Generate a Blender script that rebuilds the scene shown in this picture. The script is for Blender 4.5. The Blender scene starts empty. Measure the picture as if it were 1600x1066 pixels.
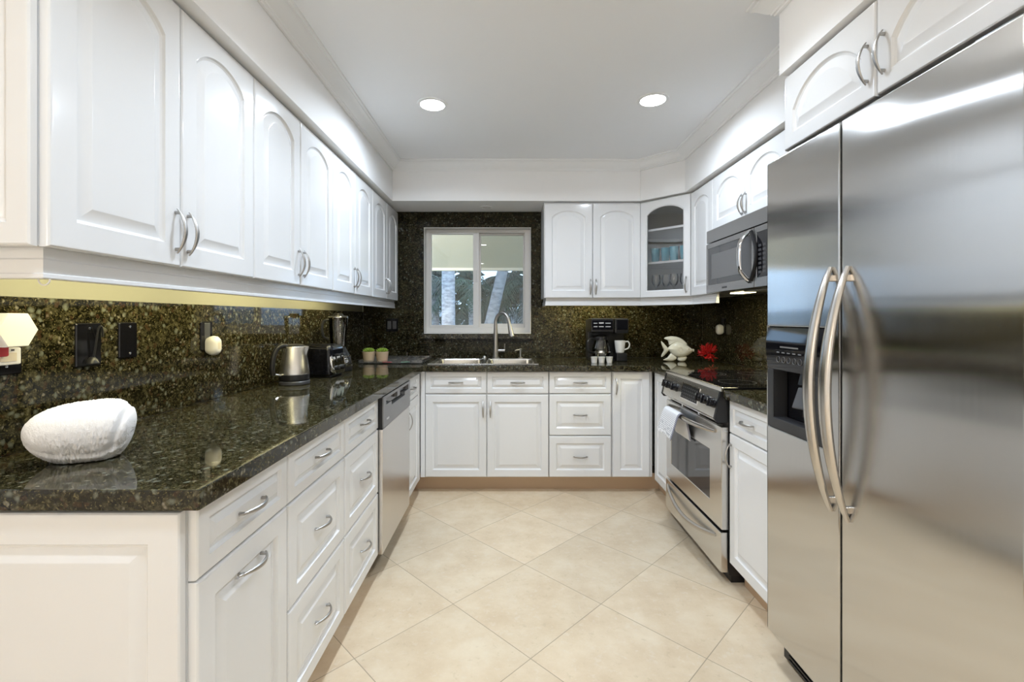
import bpy, bmesh, math, random
from mathutils import Vector, Matrix
R = math.radians
PI = math.pi
random.seed(7)
SC = bpy.context.scene
COL = SC.collection

# ------------------------------------------------------------------ camera, world, exposure, room lights
cam = bpy.data.cameras.new('camera'); camo = bpy.data.objects.new('camera', cam); COL.objects.link(camo)
camo.location = (0, 0, 1.25); camo.rotation_euler = (R(90), 0, 0)
cam.sensor_width = 36; cam.lens = 36 * 720 / 1600
cam.shift_x = 5 / 1600; cam.shift_y = -36 / 1600
cam.clip_start = .02; cam.clip_end = 200
SC.camera = camo

W = bpy.data.worlds.new('world'); SC.world = W; W.use_nodes = True
wn = W.node_tree.nodes; wl = W.node_tree.links
bg = wn['Background']
bg.inputs['Color'].default_value = (.42, .60, .86, 1); bg.inputs['Strength'].default_value = 3.0

SC.view_settings.view_transform = 'Standard'; SC.view_settings.look = 'None'
SC.view_settings.gamma = 1; SC.view_settings.use_curve_mapping = False
SC.view_settings.exposure = 0.68
SC.cycles.max_bounces = 10; SC.cycles.diffuse_bounces = 6; SC.cycles.glossy_bounces = 5
SC.cycles.transparent_max_bounces = 12; SC.cycles.transmission_bounces = 8
SC.cycles.sample_clamp_indirect = 6
SC.cycles.caustics_reflective = False; SC.cycles.caustics_refractive = False
SC.cycles.use_denoising = True

CAN_W = 8.6
CAN_SPREAD = R(120)
FAR_SPREAD = R(160)
ROW_W = {1.55: 4.5, .56: 4.0}   # the two dimmed rows nearer the camera          # watts of each ceiling can
CAN_COL = (.75, .865, 1)
LIVING_FILL_W = 11.0       # fill cans added in the unseen living room, bluish
LIVING_FILL_COL = (.68, .81, 1)
STRIP_COL = (1, .90, .52)

def area_lamp(name, loc, size, power, color, rot=(0, 0, 0), size_y=None, spread=PI, parent=None):
    l = bpy.data.lights.new(name, 'AREA'); l.energy = power; l.color = color
    l.shape = 'RECTANGLE' if size_y else 'DISK'; l.size = size
    if size_y: l.size_y = size_y
    l.spread = spread
    o = bpy.data.objects.new(name, l); COL.objects.link(o); o.location = loc; o.rotation_euler = rot
    if parent: o.parent = parent
    return o

# ------------------------------------------------------------------ key measures (metres; camera at x=0,y=0)
XL, XR, YB = -1.225, 1.63, 3.88       # granite faces of the left, right and back walls
ZC = 2.44                             # ceiling
ZS = 2.145                            # underside of the soffits
CT, CB = .914, .872                   # worktop top and bottom
UB, UT = 1.395, 2.133                 # upper doors bottom and top

# ------------------------------------------------------------------ material helpers
def new_mat(name):
    m = bpy.data.materials.new(name); m.use_nodes = True
    nt = m.node_tree
    return m, nt, nt.nodes['Principled BSDF']

def mat(name, col, rough=.5, metal=0, spec=.5, emit=None, estr=0, coat=0, trans=0, ior=1.45, sheen=0):
    m, nt, b = new_mat(name)
    b.inputs['Base Color'].default_value = (*col, 1)
    b.inputs['Roughness'].default_value = rough
    b.inputs['Metallic'].default_value = metal
    b.inputs['Specular IOR Level'].default_value = spec
    b.inputs['IOR'].default_value = ior
    b.inputs['Coat Weight'].default_value = coat
    b.inputs['Transmission Weight'].default_value = trans
    if sheen: b.inputs['Sheen Weight'].default_value = sheen
    if emit:
        b.inputs['Emission Color'].default_value = (*emit, 1); b.inputs['Emission Strength'].default_value = estr
    return m

class N:
    def __init__(s, nt): s.nt = nt
    def __call__(s, typ, **kw):
        n = s.nt.nodes.new(typ)
        for k, v in kw.items(): setattr(n, k, v)
        return n
    def link(s, a, b): s.nt.links.new(a, b)
    def math(s, op, a, b=None, clamp=False):
        n = s.nt.nodes.new('ShaderNodeMath'); n.operation = op; n.use_clamp = clamp
        for i, v in enumerate((a, b)):
            if v is None: continue
            if isinstance(v, (int, float)): n.inputs[i].default_value = v
            else: s.link(v, n.inputs[i])
        return n.outputs[0]
    def mix(s, f, a, b):
        n = s.nt.nodes.new('ShaderNodeMix'); n.data_type = 'RGBA'
        for sock, v in ((n.inputs[0], f), (n.inputs[6], a), (n.inputs[7], b)):
            if isinstance(v, (int, float)): sock.default_value = v
            elif isinstance(v, tuple): sock.default_value = (*v, 1)
            else: s.link(v, sock)
        return n.outputs[2]
    def ramp(s, f, stops):
        n = s.nt.nodes.new('ShaderNodeValToRGB')
        e = n.color_ramp.elements
        while len(e) < len(stops): e.new(.5)
        for el, (p, c) in zip(e, stops):
            el.position = p; el.color = (*c, 1) if isinstance(c, tuple) else (c, c, c, 1)
        s.link(f, n.inputs[0]); return n.outputs[0]
    def noise(s, vec, scale, detail=3, rough=.5):
        n = s.nt.nodes.new('ShaderNodeTexNoise'); n.inputs['Scale'].default_value = scale
        n.inputs['Detail'].default_value = detail; n.inputs['Roughness'].default_value = rough
        if vec is not None: s.link(vec, n.inputs['Vector'])
        return n
    def bump(s, h, strength, dist=.01):
        n = s.nt.nodes.new('ShaderNodeBump'); n.inputs['Strength'].default_value = strength
        n.inputs['Distance'].default_value = dist; s.link(h, n.inputs['Height']); return n.outputs[0]
    def mapping(s, vec, scale):
        n = s.nt.nodes.new('ShaderNodeMapping'); n.inputs['Scale'].default_value = scale
        s.link(vec, n.inputs['Vector']); return n.outputs[0]

def granite(name, gain=1.0, spec=.34):
    m, nt, b = new_mat(name); n = N(nt)
    pos = n('ShaderNodeNewGeometry').outputs['Position']
    warp = n.noise(pos, 40, 2)
    wv = n('ShaderNodeVectorMath', operation='MULTIPLY_ADD')
    n.link(warp.outputs['Color'], wv.inputs[0]); wv.inputs[1].default_value = (.016, .016, .016); n.link(pos, wv.inputs[2])
    p = wv.outputs[0]
    base = n.ramp(n.noise(p, 75, 5, .7).outputs['Fac'], [(.33, (.0025, .0025, .0015)), (.47, (.012, .011, .0045)), (.58, (.044, .039, .020)), (.70, (.095, .085, .048))])
    big = n.ramp(n.noise(pos, 14, 3, .6).outputs['Fac'], [(.35, .55), (.65, 1.25)])
    bm_ = n('ShaderNodeVectorMath', operation='MULTIPLY'); n.link(base, bm_.inputs[0]); n.link(big, bm_.inputs[1])
    c = bm_.outputs[0]
    g1 = n.ramp(n.noise(p, 210, 2, .5).outputs['Fac'], [(.60, 0.0), (.68, 1.0)])
    c = n.mix(n.math('MULTIPLY', g1, .75), c, (.17, .145, .065))
    v2 = n('ShaderNodeTexVoronoi'); v2.inputs['Scale'].default_value = 60; n.link(p, v2.inputs['Vector'])
    s2 = n('ShaderNodeSeparateXYZ'); n.link(v2.outputs['Color'], s2.inputs[0])
    blob = n.math('MULTIPLY', n.math('GREATER_THAN', s2.outputs[0], .86), n.ramp(v2.outputs['Distance'], [(.15, 1.0), (.55, 0.0)]))
    c = n.mix(n.math('MULTIPLY', blob, .8), c, (.15, .16, .125))
    v3 = n('ShaderNodeTexVoronoi'); v3.inputs['Scale'].default_value = 95; n.link(p, v3.inputs['Vector'])
    s3 = n('ShaderNodeSeparateXYZ'); n.link(v3.outputs['Color'], s3.inputs[0])
    c = n.mix(n.math('MULTIPLY', n.math('MULTIPLY', n.math('GREATER_THAN', s3.outputs[1], .9), n.ramp(v3.outputs['Distance'], [(.15, 1.0), (.5, 0.0)])), .8), c, (.22, .20, .15))
    c = n.mix(n.math('MULTIPLY', n.math('GREATER_THAN', s3.outputs[2], .93), .45), c, (.055, .027, .014))
    dk = n('ShaderNodeVectorMath', operation='SCALE'); n.link(c, dk.inputs[0]); dk.inputs['Scale'].default_value = 1.05; c = dk.outputs[0]
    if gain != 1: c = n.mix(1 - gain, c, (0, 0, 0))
    n.link(c, b.inputs['Base Color'])
    b.inputs['Roughness'].default_value = .045
    b.inputs['Specular IOR Level'].default_value = spec
    return m

def tile_mat():
    m, nt, b = new_mat('travertine_floor_tile'); n = N(nt)
    pos = n('ShaderNodeNewGeometry').outputs['Position']
    s = n('ShaderNodeSeparateXYZ'); n.link(pos, s.inputs[0])
    T = .457 * math.sqrt(2)
    p = n.math('SUBTRACT', s.outputs[0], .08); q = n.math('SUBTRACT', s.outputs[1], 1.69)
    a = n.math('DIVIDE', n.math('ADD', p, q), T); c = n.math('DIVIDE', n.math('SUBTRACT', p, q), T)
    def edge(v):
        f = n.math('FRACT', v)
        return n.math('MINIMUM', f, n.math('SUBTRACT', 1.0, f))
    d = n.math('MINIMUM', edge(a), edge(c))
    grout = n.math('LESS_THAN', d, .0036)
    ids = n('ShaderNodeCombineXYZ'); n.link(n.math('FLOOR', a), ids.inputs[0]); n.link(n.math('FLOOR', c), ids.inputs[1])
    wn_ = n('ShaderNodeTexWhiteNoise'); n.link(ids.outputs[0], wn_.inputs['Vector'])
    off = n('ShaderNodeVectorMath', operation='MULTIPLY_ADD'); n.link(wn_.outputs['Color'], off.inputs[0])
    off.inputs[1].default_value = (7, 7, 7); n.link(pos, off.inputs[2])
    n1 = n.noise(off.outputs[0], 5.5, 6, .62).outputs['Fac']
    n2 = n.noise(off.outputs[0], 28, 4, .7).outputs['Fac']
    col = n.ramp(n1, [(.3, (.61, .48, .33)), (.5, (.68, .555, .395)), (.7, (.74, .63, .47))])
    col = n.mix(n.math('MULTIPLY', n.ramp(n2, [(.56, 0.0), (.68, 1.0)]), .5), col, (.71, .62, .49))
    col = n.mix(n.math('MULTIPLY', n.ramp(n2, [(.30, 1.0), (.40, 0.0)]), .35), col, (.47, .38, .26))
    tint = n.math('MULTIPLY_ADD', wn_.outputs['Value'], .10); nt.nodes[-1].inputs[2].default_value = .92
    hsv = n('ShaderNodeHueSaturation'); n.link(tint, hsv.inputs['Value']); n.link(col, hsv.inputs['Color'])
    fin = n.mix(grout, hsv.outputs[0], (.33, .27, .19))
    n.link(fin, b.inputs['Base Color'])
    b.inputs['Roughness'].default_value = .27
    n.link(n.math('MULTIPLY_ADD', grout, .5), b.inputs['Roughness']); nt.nodes[-1].inputs[2].default_value = .27
    b.inputs['Specular IOR Level'].default_value = .4
    h = n.math('SUBTRACT', n.math('MULTIPLY', n2, .12), grout)
    n.link(n.bump(h, .25, .002), b.inputs['Normal'])
    return m

def steel(name, col=(.60, .59, .575), rough=.26, aniso=.8, wave=.0, fine=.02, wscale=(2.2, 2.2, 5)):
    """brushed stainless: the highlight smears sideways"""
    m, nt, b = new_mat(name); n = N(nt)
    b.inputs['Base Color'].default_value = (*col, 1); b.inputs['Metallic'].default_value = 1
    b.inputs['Anisotropic'].default_value = aniso
    g = n('ShaderNodeNewGeometry')
    cr = n('ShaderNodeVectorMath', operation='CROSS_PRODUCT'); n.link(g.outputs['True Normal'], cr.inputs[0]); cr.inputs[1].default_value = (.02, .013, 1)
    n.link(cr.outputs[0], b.inputs['Tangent'])
    pos = g.outputs['Position']
    br = n.noise(n.mapping(pos, (160, 160, 3)), 1, 3).outputs['Fac']
    rr_ = n.math('MULTIPLY_ADD', br, fine * 2); nt.nodes[-1].inputs[2].default_value = rough - fine
    n.link(rr_, b.inputs['Roughness'])
    if wave:
        w = n.noise(n.mapping(pos, wscale), 1, 1).outputs['Fac']
        n.link(n.bump(w, wave, .02), b.inputs['Normal'])
    return m

def clear_glass(name, tint=(1, 1, 1), refl=1.0, dens=0.0):
    """thin clear glass: see-through with a Fresnel reflection"""
    m = bpy.data.materials.new(name); m.use_nodes = True; nt = m.node_tree
    nt.nodes.remove(nt.nodes['Principled BSDF']); n = N(nt); out = nt.nodes['Material Output']
    t = n('ShaderNodeBsdfTransparent'); t.inputs[0].default_value = (*tint, 1)
    g = n('ShaderNodeBsdfGlossy'); g.inputs['Roughness'].default_value = .02; g.inputs['Color'].default_value = (1, 1, 1, 1)
    f = n('ShaderNodeFresnel'); f.inputs['IOR'].default_value = 1.5
    mx = n('ShaderNodeMixShader')
    n.link(n.math('MULTIPLY', f.outputs[0], refl), mx.inputs[0]); n.link(t.outputs[0], mx.inputs[1]); n.link(g.outputs[0], mx.inputs[2])
    if dens:
        d = n('ShaderNodeBsdfDiffuse'); d.inputs[0].default_value = (*tint, 1)
        m2 = n('ShaderNodeMixShader'); m2.inputs[0].default_value = dens
        n.link(mx.outputs[0], m2.inputs[1]); n.link(d.outputs[0], m2.inputs[2]); n.link(m2.outputs[0], out.inputs[0])
    else:
        n.link(mx.outputs[0], out.inputs[0])
    return m

M = {}
M['cab'] = mat('white_gloss_cabinet', (.77, .775, .78), .13, spec=.5)
M['cabin'] = mat('cabinet_interior', (.55, .56, .53), .5)
M['paint'] = mat('white_wall_paint', (.87, .87, .87), .55, spec=.3)
M['ceil'] = mat('white_ceiling_paint', (.885, .90, .92), .8, spec=.2)
M['trim'] = mat('white_trim_paint', (.855, .865, .875), .35, spec=.4)
M['granite'] = granite('polished_dark_granite')
M['granite_dimmed'] = granite('polished_granite_dimmed', .78, .16)  # same stone, darkened to paint in the dim light on the back wall
M['tile'] = tile_mat()
M['olive'] = mat('glow_toned_strip', (.25, .245, .19), .6)  # tan imitates the bar-lit tone of the white wall
M['kick'] = mat('tan_toe_kick', (.56, .41, .28), .4)
M['steel'] = steel('brushed_stainless_steel', (.74, .73, .71), wave=.0)
M['mwsteel'] = steel('microwave_stainless_steel', (.40, .40, .405))
M['fridge'] = steel('fridge_stainless_steel', (.64, .63, .615), .155, 1.0, wave=.13, wscale=(1.3, 1.3, 6))
M['dwsteel'] = steel('dishwasher_stainless_steel', (.70, .68, .66), .30, .3)
M['sink'] = steel('sink_steel', (.66, .65, .62), .22, .4)
M['nickel'] = mat('satin_nickel', (.43, .42, .405), .36, 1)
M['chrome'] = mat('chrome', (.75, .75, .76), .07, 1)
M['handle'] = mat('satin_steel_bar', (.56, .535, .50), .24, 1)
M['black'] = mat('black_plastic', (.012, .012, .013), .3)
M['blackgloss'] = mat('black_gloss', (.006, .006, .008), .06)
M['darkgrey'] = mat('dark_grey_plastic', (.055, .055, .058), .35)
M['framegrey'] = mat('charcoal_plastic', (.028, .028, .03), .4)
M['dimprint'] = mat('dim_print', (.20, .20, .20), .5)
M['blackmatte'] = mat('black_display', (.006, .006, .007), .35, spec=.25)
M['grey'] = mat('grey_console', (.20, .20, .205), .28, .6)
M['print'] = mat('light_print', (.55, .55, .55), .5)
M['whiteplastic'] = mat('white_plastic', (.80, .78, .74), .3)
M['cream'] = mat('cream_plastic', (.70, .62, .48), .4)
M['red'] = mat('red_coral', (.48, .012, .012), .28)
M['redfilm'] = mat('red_film', (.5, .05, .06), .4)
M['greenfilm'] = mat('green_film', (.06, .25, .15), .4)
M['ceramic'] = mat('cream_white_ceramic', (.74, .72, .61), .18)
M['porcelain'] = mat('white_porcelain', (.82, .81, .77), .12)
M['pot'] = mat('sand_coloured_pot', (.52, .40, .27), .7)
M['succulent'] = mat('succulent_leaf', (.25, .38, .05), .5)
M['soil'] = mat('soil', (.05, .035, .02), .9)
M['glass'] = clear_glass('clear_glass')
M['paneglass'] = clear_glass('window_pane_glass', (.97, .99, .985), 1.0)
M['blueglass'] = clear_glass('blue_tumbler_glass', (.08, .50, .62), 1.2, .40)
M['acrylic'] = clear_glass('clear_acrylic', (.93, .93, .92), 1.5, .05)
M['darkglass'] = mat('smoked_oven_glass', (.045, .046, .05), .05, spec=.8)
M['mwglass'] = mat('smoked_microwave_glass', (.05, .052, .056), .08, spec=.7)
M['cooktop'] = mat('black_ceramic_glass', (.006, .006, .007), .03, spec=.7)
M['lens'] = mat('lit_lamp_lens', (.9, .9, .9), .5, emit=(1, .98, .95), estr=14)
M['lensoff'] = mat('unlit_lamp_lens', (.75, .75, .73), .4)
M['amber'] = mat('lit_amber_bulb', (.9, .6, .3), .4, emit=(1, .55, .18), estr=6)
M['striplens'] = mat('lit_strip_lens', (.9, .85, .6), .5, emit=(1, .86, .45), estr=5)
M['ledsteel'] = mat('alloy', (.5, .5, .48), .35, 1)
M['screen'] = clear_glass('insect_screen_mesh', (.74, .74, .73), 0)
M['alu'] = mat('white_window_frame', (.68, .665, .64), .4)

def terry():
    m, nt, b = new_mat('white_terry_cloth'); n = N(nt)
    b.inputs['Base Color'].default_value = (.90, .885, .87, 1); b.inputs['Roughness'].default_value = .95
    b.inputs['Specular IOR Level'].default_value = .1
    b.inputs['Sheen Weight'].default_value = .3
    pos = n('ShaderNodeNewGeometry').outputs['Position']
    v = n.noise(pos, 420, 3, .7).outputs['Fac']
    n.link(n.bump(v, .45, .008), b.inputs['Normal'])
    return m
M['terry'] = terry()
def striped():
    m, nt, b = new_mat('striped_tea_towel_cloth'); n = N(nt)
    tc = n('ShaderNodeTexCoord').outputs['UV']
    s = n('ShaderNodeSeparateXYZ'); n.link(tc, s.inputs[0])
    v = s.outputs[1]
    st = n.math('GREATER_THAN', n.math('FRACT', n.math('MULTIPLY', v, 44)), .60)
    inb = n.math('MULTIPLY', n.math('GREATER_THAN', v, .06), n.math('LESS_THAN', v, .36))
    hor = n.math('MULTIPLY', st, inb)
    fig = n.math('MULTIPLY', n.math('GREATER_THAN', n.noise(n.mapping(tc, (14, 30, 1)), 1, 2).outputs['Fac'], .56), n.math('LESS_THAN', v, .17))
    c = n.mix(n.math('MULTIPLY', n.math('MAXIMUM', hor, fig), .60), (.80, .80, .81), (.24, .25, .29))
    u = s.outputs[0]
    edge = n.math('GREATER_THAN', u, .93)
    c = n.mix(n.math('MULTIPLY', edge, .8), c, (.10, .10, .15))
    n.link(c, b.inputs['Base Color']); b.inputs['Roughness'].default_value = .9
    return m
M['stripe'] = striped()
def noisy(name, c1, c2, scale, rough=.8, mapscale=(1, 1, 1)):
    m, nt, b = new_mat(name); n = N(nt)
    pos = n('ShaderNodeNewGeometry').outputs['Position']
    n.link(n.ramp(n.noise(n.mapping(pos, mapscale), scale, 4).outputs['Fac'], [(.35, c1), (.65, c2)]), b.inputs['Base Color'])
    b.inputs['Roughness'].default_value = rough
    return m
M['trunk'] = noisy('palm_bark', (.20, .205, .22), (.42, .43, .45), 3, .9, (3, 3, 8))
M['frond'] = noisy('palm_leaf', (.010, .030, .017), (.030, .070, .036), 2)
M['frondd'] = noisy('dark_leaf', (.006, .017, .011), (.018, .040, .025), 2)
M['ground'] = noisy('garden_ground', (.09, .11, .07), (.16, .17, .12), 3)
M['patio'] = mat('cream_patio_paint', (.78, .75, .66), .7)
M['turq'] = mat('turquoise_screen', (.10, .45, .60), .5)
M['palewall'] = mat('pale_garden_wall', (.62, .70, .78), .8)
M['hedge'] = noisy('hedge_leaf', (.006, .018, .011), (.022, .05, .03), 12)

# ------------------------------------------------------------------ mesh helpers
def box(bm, x0, x1, y0, y1, z0, z1, bev=0, seg=1):
    v = [bm.verts.new((x, y, z)) for x in (x0, x1) for y in (y0, y1) for z in (z0, z1)]
    q = [(0, 1, 3, 2), (4, 6, 7, 5), (0, 4, 5, 1), (2, 3, 7, 6), (0, 2, 6, 4), (1, 5, 7, 3)]
    fs = [bm.faces.new([v[i] for i in f]) for f in q]
    if bev:
        es = set(e for f in fs for e in f.edges)
        bmesh.ops.bevel(bm, geom=list(es), offset=bev, segments=seg, affect='EDGES', profile=.5)

def prism(bm, poly, z0, z1):
    lo = [bm.verts.new((x, y, z0)) for x, y in poly]; hi = [bm.verts.new((x, y, z1)) for x, y in poly]
    k = len(poly)
    bm.faces.new(lo[::-1]); bm.faces.new(hi)
    for i in range(k): bm.faces.new((lo[i], lo[(i + 1) % k], hi[(i + 1) % k], hi[i]))

def cells(bm, xs, ys, inside, a0, a1, axes='xyz', bev=0):
    """a slab cut from a grid: cells for which inside(centre) is true; axes name u, v and the thickness direction"""
    def P(u, v, w):
        d = {axes[0]: u, axes[1]: v, axes[2]: w}; return (d['x'], d['y'], d['z'])
    nx, ny = len(xs) - 1, len(ys) - 1
    ins = {(i, j): bool(inside((xs[i] + xs[i + 1]) / 2, (ys[j] + ys[j + 1]) / 2)) for i in range(nx) for j in range(ny)}
    cache = {}
    def V(i, j, k):
        if (i, j, k) not in cache: cache[(i, j, k)] = bm.verts.new(P(xs[i], ys[j], (a0, a1)[k]))
        return cache[(i, j, k)]
    new = []
    for (i, j), ok in ins.items():
        if not ok: continue
        new.append(bm.faces.new([V(i, j, 1), V(i + 1, j, 1), V(i + 1, j + 1, 1), V(i, j + 1, 1)]))
        new.append(bm.faces.new([V(i, j, 0), V(i, j + 1, 0), V(i + 1, j + 1, 0), V(i + 1, j, 0)]))
        for di, dj, a, b in ((-1, 0, (i, j), (i, j + 1)), (1, 0, (i + 1, j), (i + 1, j + 1)), (0, -1, (i, j), (i + 1, j)), (0, 1, (i, j + 1), (i + 1, j + 1))):
            if not ins.get((i + di, j + dj), False):
                new.append(bm.faces.new([V(*a, 0), V(*b, 0), V(*b, 1), V(*a, 1)]))
    bmesh.ops.recalc_face_normals(bm, faces=new)
    if bev:
        es = [e for e in bm.edges if len(e.link_faces) == 2 and e.calc_face_angle(0) > 1.0]
        bmesh.ops.bevel(bm, geom=es, offset=bev, segments=2, affect='EDGES', profile=.5)

def loft(bm, loops, cap0=True, cap1=True, closed=True):
    rows = [[bm.verts.new(p) for p in lp] for lp in loops]
    n = len(rows[0])
    for a, b in zip(rows, rows[1:]):
        for i in range(n if closed else n - 1):
            j = (i + 1) % n
            bm.faces.new((a[i], a[j], b[j], b[i]))
    if cap0: bm.faces.new(rows[0][::-1])
    if cap1: bm.faces.new(rows[-1])
    return rows

def tube(bm, pts, rad, seg=10, caps=True, flat=1.0):
    pts = [Vector(p) for p in pts]; n = len(pts)
    rads = rad if isinstance(rad, (list, tuple)) else [rad] * n
    loops = []; up = None
    for i, p in enumerate(pts):
        t = (pts[min(i + 1, n - 1)] - pts[max(i - 1, 0)]).normalized()
        if up is None:
            up = Vector((0, 0, 1)) if abs(t.z) < .9 else Vector((1, 0, 0))
        s = t.cross(up).normalized(); up = s.cross(t).normalized()
        loops.append([p + (s * math.cos(2 * PI * k / seg) + up * math.sin(2 * PI * k / seg) * flat) * rads[i] for k in range(seg)])
    loft(bm, loops, caps, caps)

def lathe(bm, prof, seg=28, c=(0, 0), cap0=True, cap1=True, axis='z', o=(0, 0, 0)):
    loops = []
    for r, z in prof:
        lp = []
        for k in range(seg):
            a = 2 * PI * k / seg; x, y = r * math.cos(a), r * math.sin(a)
            if axis == 'z': lp.append((c[0] + x + o[0], c[1] + y + o[1], z + o[2]))
            elif axis == 'y': lp.append((x + o[0], z + o[1], y + o[2]))
            else: lp.append((z + o[0], x + o[1], y + o[2]))
        loops.append(lp)
    loft(bm, loops, cap0, cap1)

def rrect(cx, cy, w, h, r, n=5):
    out = []
    for sx, sy, a0 in ((1, 1, 0), (-1, 1, 90), (-1, -1, 180), (1, -1, 270)):
        for k in range(n + 1):
            a = R(a0 + 90 * k / n)
            out.append((cx + sx * (w / 2 - r) + r * math.cos(a), cy + sy * (h / 2 - r) + r * math.sin(a)))
    return out

def smooth_path(pts, sub=6):
    pts = [Vector(p) for p in pts]; out = []
    for i in range(len(pts) - 1):
        p0, p1, p2, p3 = pts[max(i - 1, 0)], pts[i], pts[i + 1], pts[min(i + 2, len(pts) - 1)]
        for k in range(sub):
            t = k / sub
            out.append(.5 * ((2 * p1) + (p2 - p0) * t + (2 * p0 - 5 * p1 + 4 * p2 - p3) * t * t + (3 * p1 - p0 - 3 * p2 + p3) * t ** 3))
    out.append(pts[-1]); return out

def obj(name, bm, m, parent=None, loc=None, rot=None, sharp=35, recalc=True):
    if recalc: bmesh.ops.recalc_face_normals(bm, faces=bm.faces[:])
    me = bpy.data.meshes.new(name); bm.to_mesh(me); bm.free()
    for p in me.polygons: p.use_smooth = True
    me.set_sharp_from_angle(angle=R(sharp))
    me.materials.append(M[m] if isinstance(m, str) else m)
    o = bpy.data.objects.new(name, me); COL.objects.link(o)
    if sharp < 90:
        wnm = o.modifiers.new('normals', 'WEIGHTED_NORMAL'); wnm.keep_sharp = True; wnm.weight = 100
    if parent: o.parent = parent
    if loc: o.location = loc
    if rot: o.rotation_euler = rot
    return o

def thing(name, label, cat, loc=(0, 0, 0), rotz=0, group=None):
    o = bpy.data.objects.new(name, None); COL.objects.link(o); o.empty_display_size = .05
    o.location = loc; o.rotation_euler = (0, 0, rotz)
    return tag(o, label, cat, group)
def tag(o, label, cat, group=None):
    o['label'] = label; o['category'] = cat
    if group: o['group'] = group
    return o
def struct(name, bm, m, parent=None, sharp=35):
    o = obj(name, bm, m, parent, sharp=sharp)
    if not parent: o['kind'] = 'structure'
    return o
def mkbox(name, m, parent, dims, bev=0, seg=2, **k):
    bm = bmesh.new(); box(bm, *dims, bev=bev, seg=seg); return obj(name, bm, m, parent, **k)
def copy_tree(o, parent=None):
    c = o.copy(); COL.objects.link(c)
    if parent: c.parent = parent
    for ch in list(o.children): copy_tree(ch, c)
    return c

# ------------------------------------------------------------------ the setting
bm = bmesh.new(); box(bm, -3.4, 3.0, -5.2, 4.1, -.08, 0); struct('floor', bm, 'tile')
bm = bmesh.new(); box(bm, -3.4, 3.0, -5.2, 4.1, ZC, ZC + .1); struct('ceiling', bm, 'ceil')
bm = bmesh.new(); box(bm, XL - .16, XL - .02, .86, 3.9, 0, ZC); struct('wall_left', bm, 'paint')
bm = bmesh.new(); box(bm, XR + .02, XR + .16, -5.0, 3.9, 0, ZC); struct('wall_right', bm, 'paint')
WX0, WX1, WZ0, WZ1 = -.714, .186, 1.117, 2.012
def not_win(u, v): return not (WX0 < u < WX1 and WZ0 < v < WZ1)
bm = bmesh.new(); cells(bm, [XL - .16, WX0, WX1, XR + .16], [0, WZ0, WZ1, ZC], not_win, YB + .02, YB + .2, 'xzy'); struct('wall_back', bm, 'paint')
bm = bmesh.new(); box(bm, -3.4, -3.26, -5.0, .86, 0, ZC); struct('wall_living_left', bm, 'paint')
bm = bmesh.new(); box(bm, -3.26, XL - .16, .86, 1.0, 0, ZC); struct('wall_living_back', bm, 'paint')
bm = bmesh.new(); box(bm, -3.4, XR + .16, -5.14, -5.0, 0, ZC); struct('wall_rear', bm, 'paint')

# soffits above the cabinets
bm = bmesh.new(); box(bm, XL - .02, -.89, .9, YB + .02, ZS, ZC); struct('trim_1', bm, 'paint')
bm = bmesh.new(); box(bm, -.889, 1.005, 3.52, YB + .02, ZS, ZC); struct('trim_2', bm, 'paint')
bm = bmesh.new(); prism(bm, [(1.006, 3.52), (1.253, 3.271), (1.253, 1.705), (XR + .02, 1.705), (XR + .02, YB + .02), (1.006, YB + .02)], ZS, ZC); struct('trim_3', bm, 'paint')
bm = bmesh.new(); box(bm, 1.0, XR + .02, .846, 1.704, ZS, ZC); struct('trim_4', bm, 'paint')

def crown(path):
    prof = [(0, 2.372), (.010, 2.372), (.012, 2.378), (.018, 2.380), (.020, 2.386), (.028, 2.391), (.040, 2.402), (.052, 2.414), (.060, 2.421), (.068, 2.424), (.070, 2.430), (.080, 2.432), (.082, 2.4395), (0, 2.4395)]
    n = len(path); loops = []
    for i in range(n):
        p = Vector(path[i])
        d0 = (Vector(path[i]) - Vector(path[i - 1])).normalized() if i > 0 else None
        d1 = (Vector(path[i + 1]) - Vector(path[i])).normalized() if i < n - 1 else None
        nn = lambda d: Vector((d.y, -d.x))
        if d0 is None: mv = nn(d1)
        elif d1 is None: mv = nn(d0)
        else:
            a, b2 = nn(d0), nn(d1); mv = (a + b2); mv = mv / (mv.length ** 2) * 2 if mv.length > 1e-6 else a
        loops.append([(p.x + mv.x * o_, p.y + mv.y * o_, z) for o_, z in prof])
    b_ = bmesh.new(); loft(b_, loops); return b_
struct('trim_5', crown([(-.889, .9), (-.889, 3.519), (1.005, 3.519), (1.252, 3.27), (1.252, 1.706), (.999, 1.706), (.999, .846)]), 'trim', sharp=25)

bm = bmesh.new(); box(bm, XL - .0195, XL - .006, .95, YB - .001, 1.303, UB - .001); struct('trim_glow_band', bm, 'olive')  # added strip over the white wall; its dark tan holds the bar glow down

# toe kicks
bm = bmesh.new(); box(bm, -.71, -.70, .96, 2.228, 0, .105); struct('baseboard_left', bm, 'kick')
bm = bmesh.new(); box(bm, -.71, -.70, 2.85, 3.37, 0, .105); struct('baseboard_left_corner', bm, 'kick')
bm = bmesh.new(); box(bm, -.70, 1.10, 3.375, 3.385, 0, .112); struct('baseboard_back', bm, 'kick')
bm = bmesh.new(); box(bm, 1.10, 1.11, 2.935, 3.385, 0, .105); struct('baseboard_right_corner', bm, 'kick')
bm = bmesh.new(); box(bm, 1.10, 1.11, 1.72, 2.15, 0, .105); struct('baseboard_right', bm, 'kick')

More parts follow.
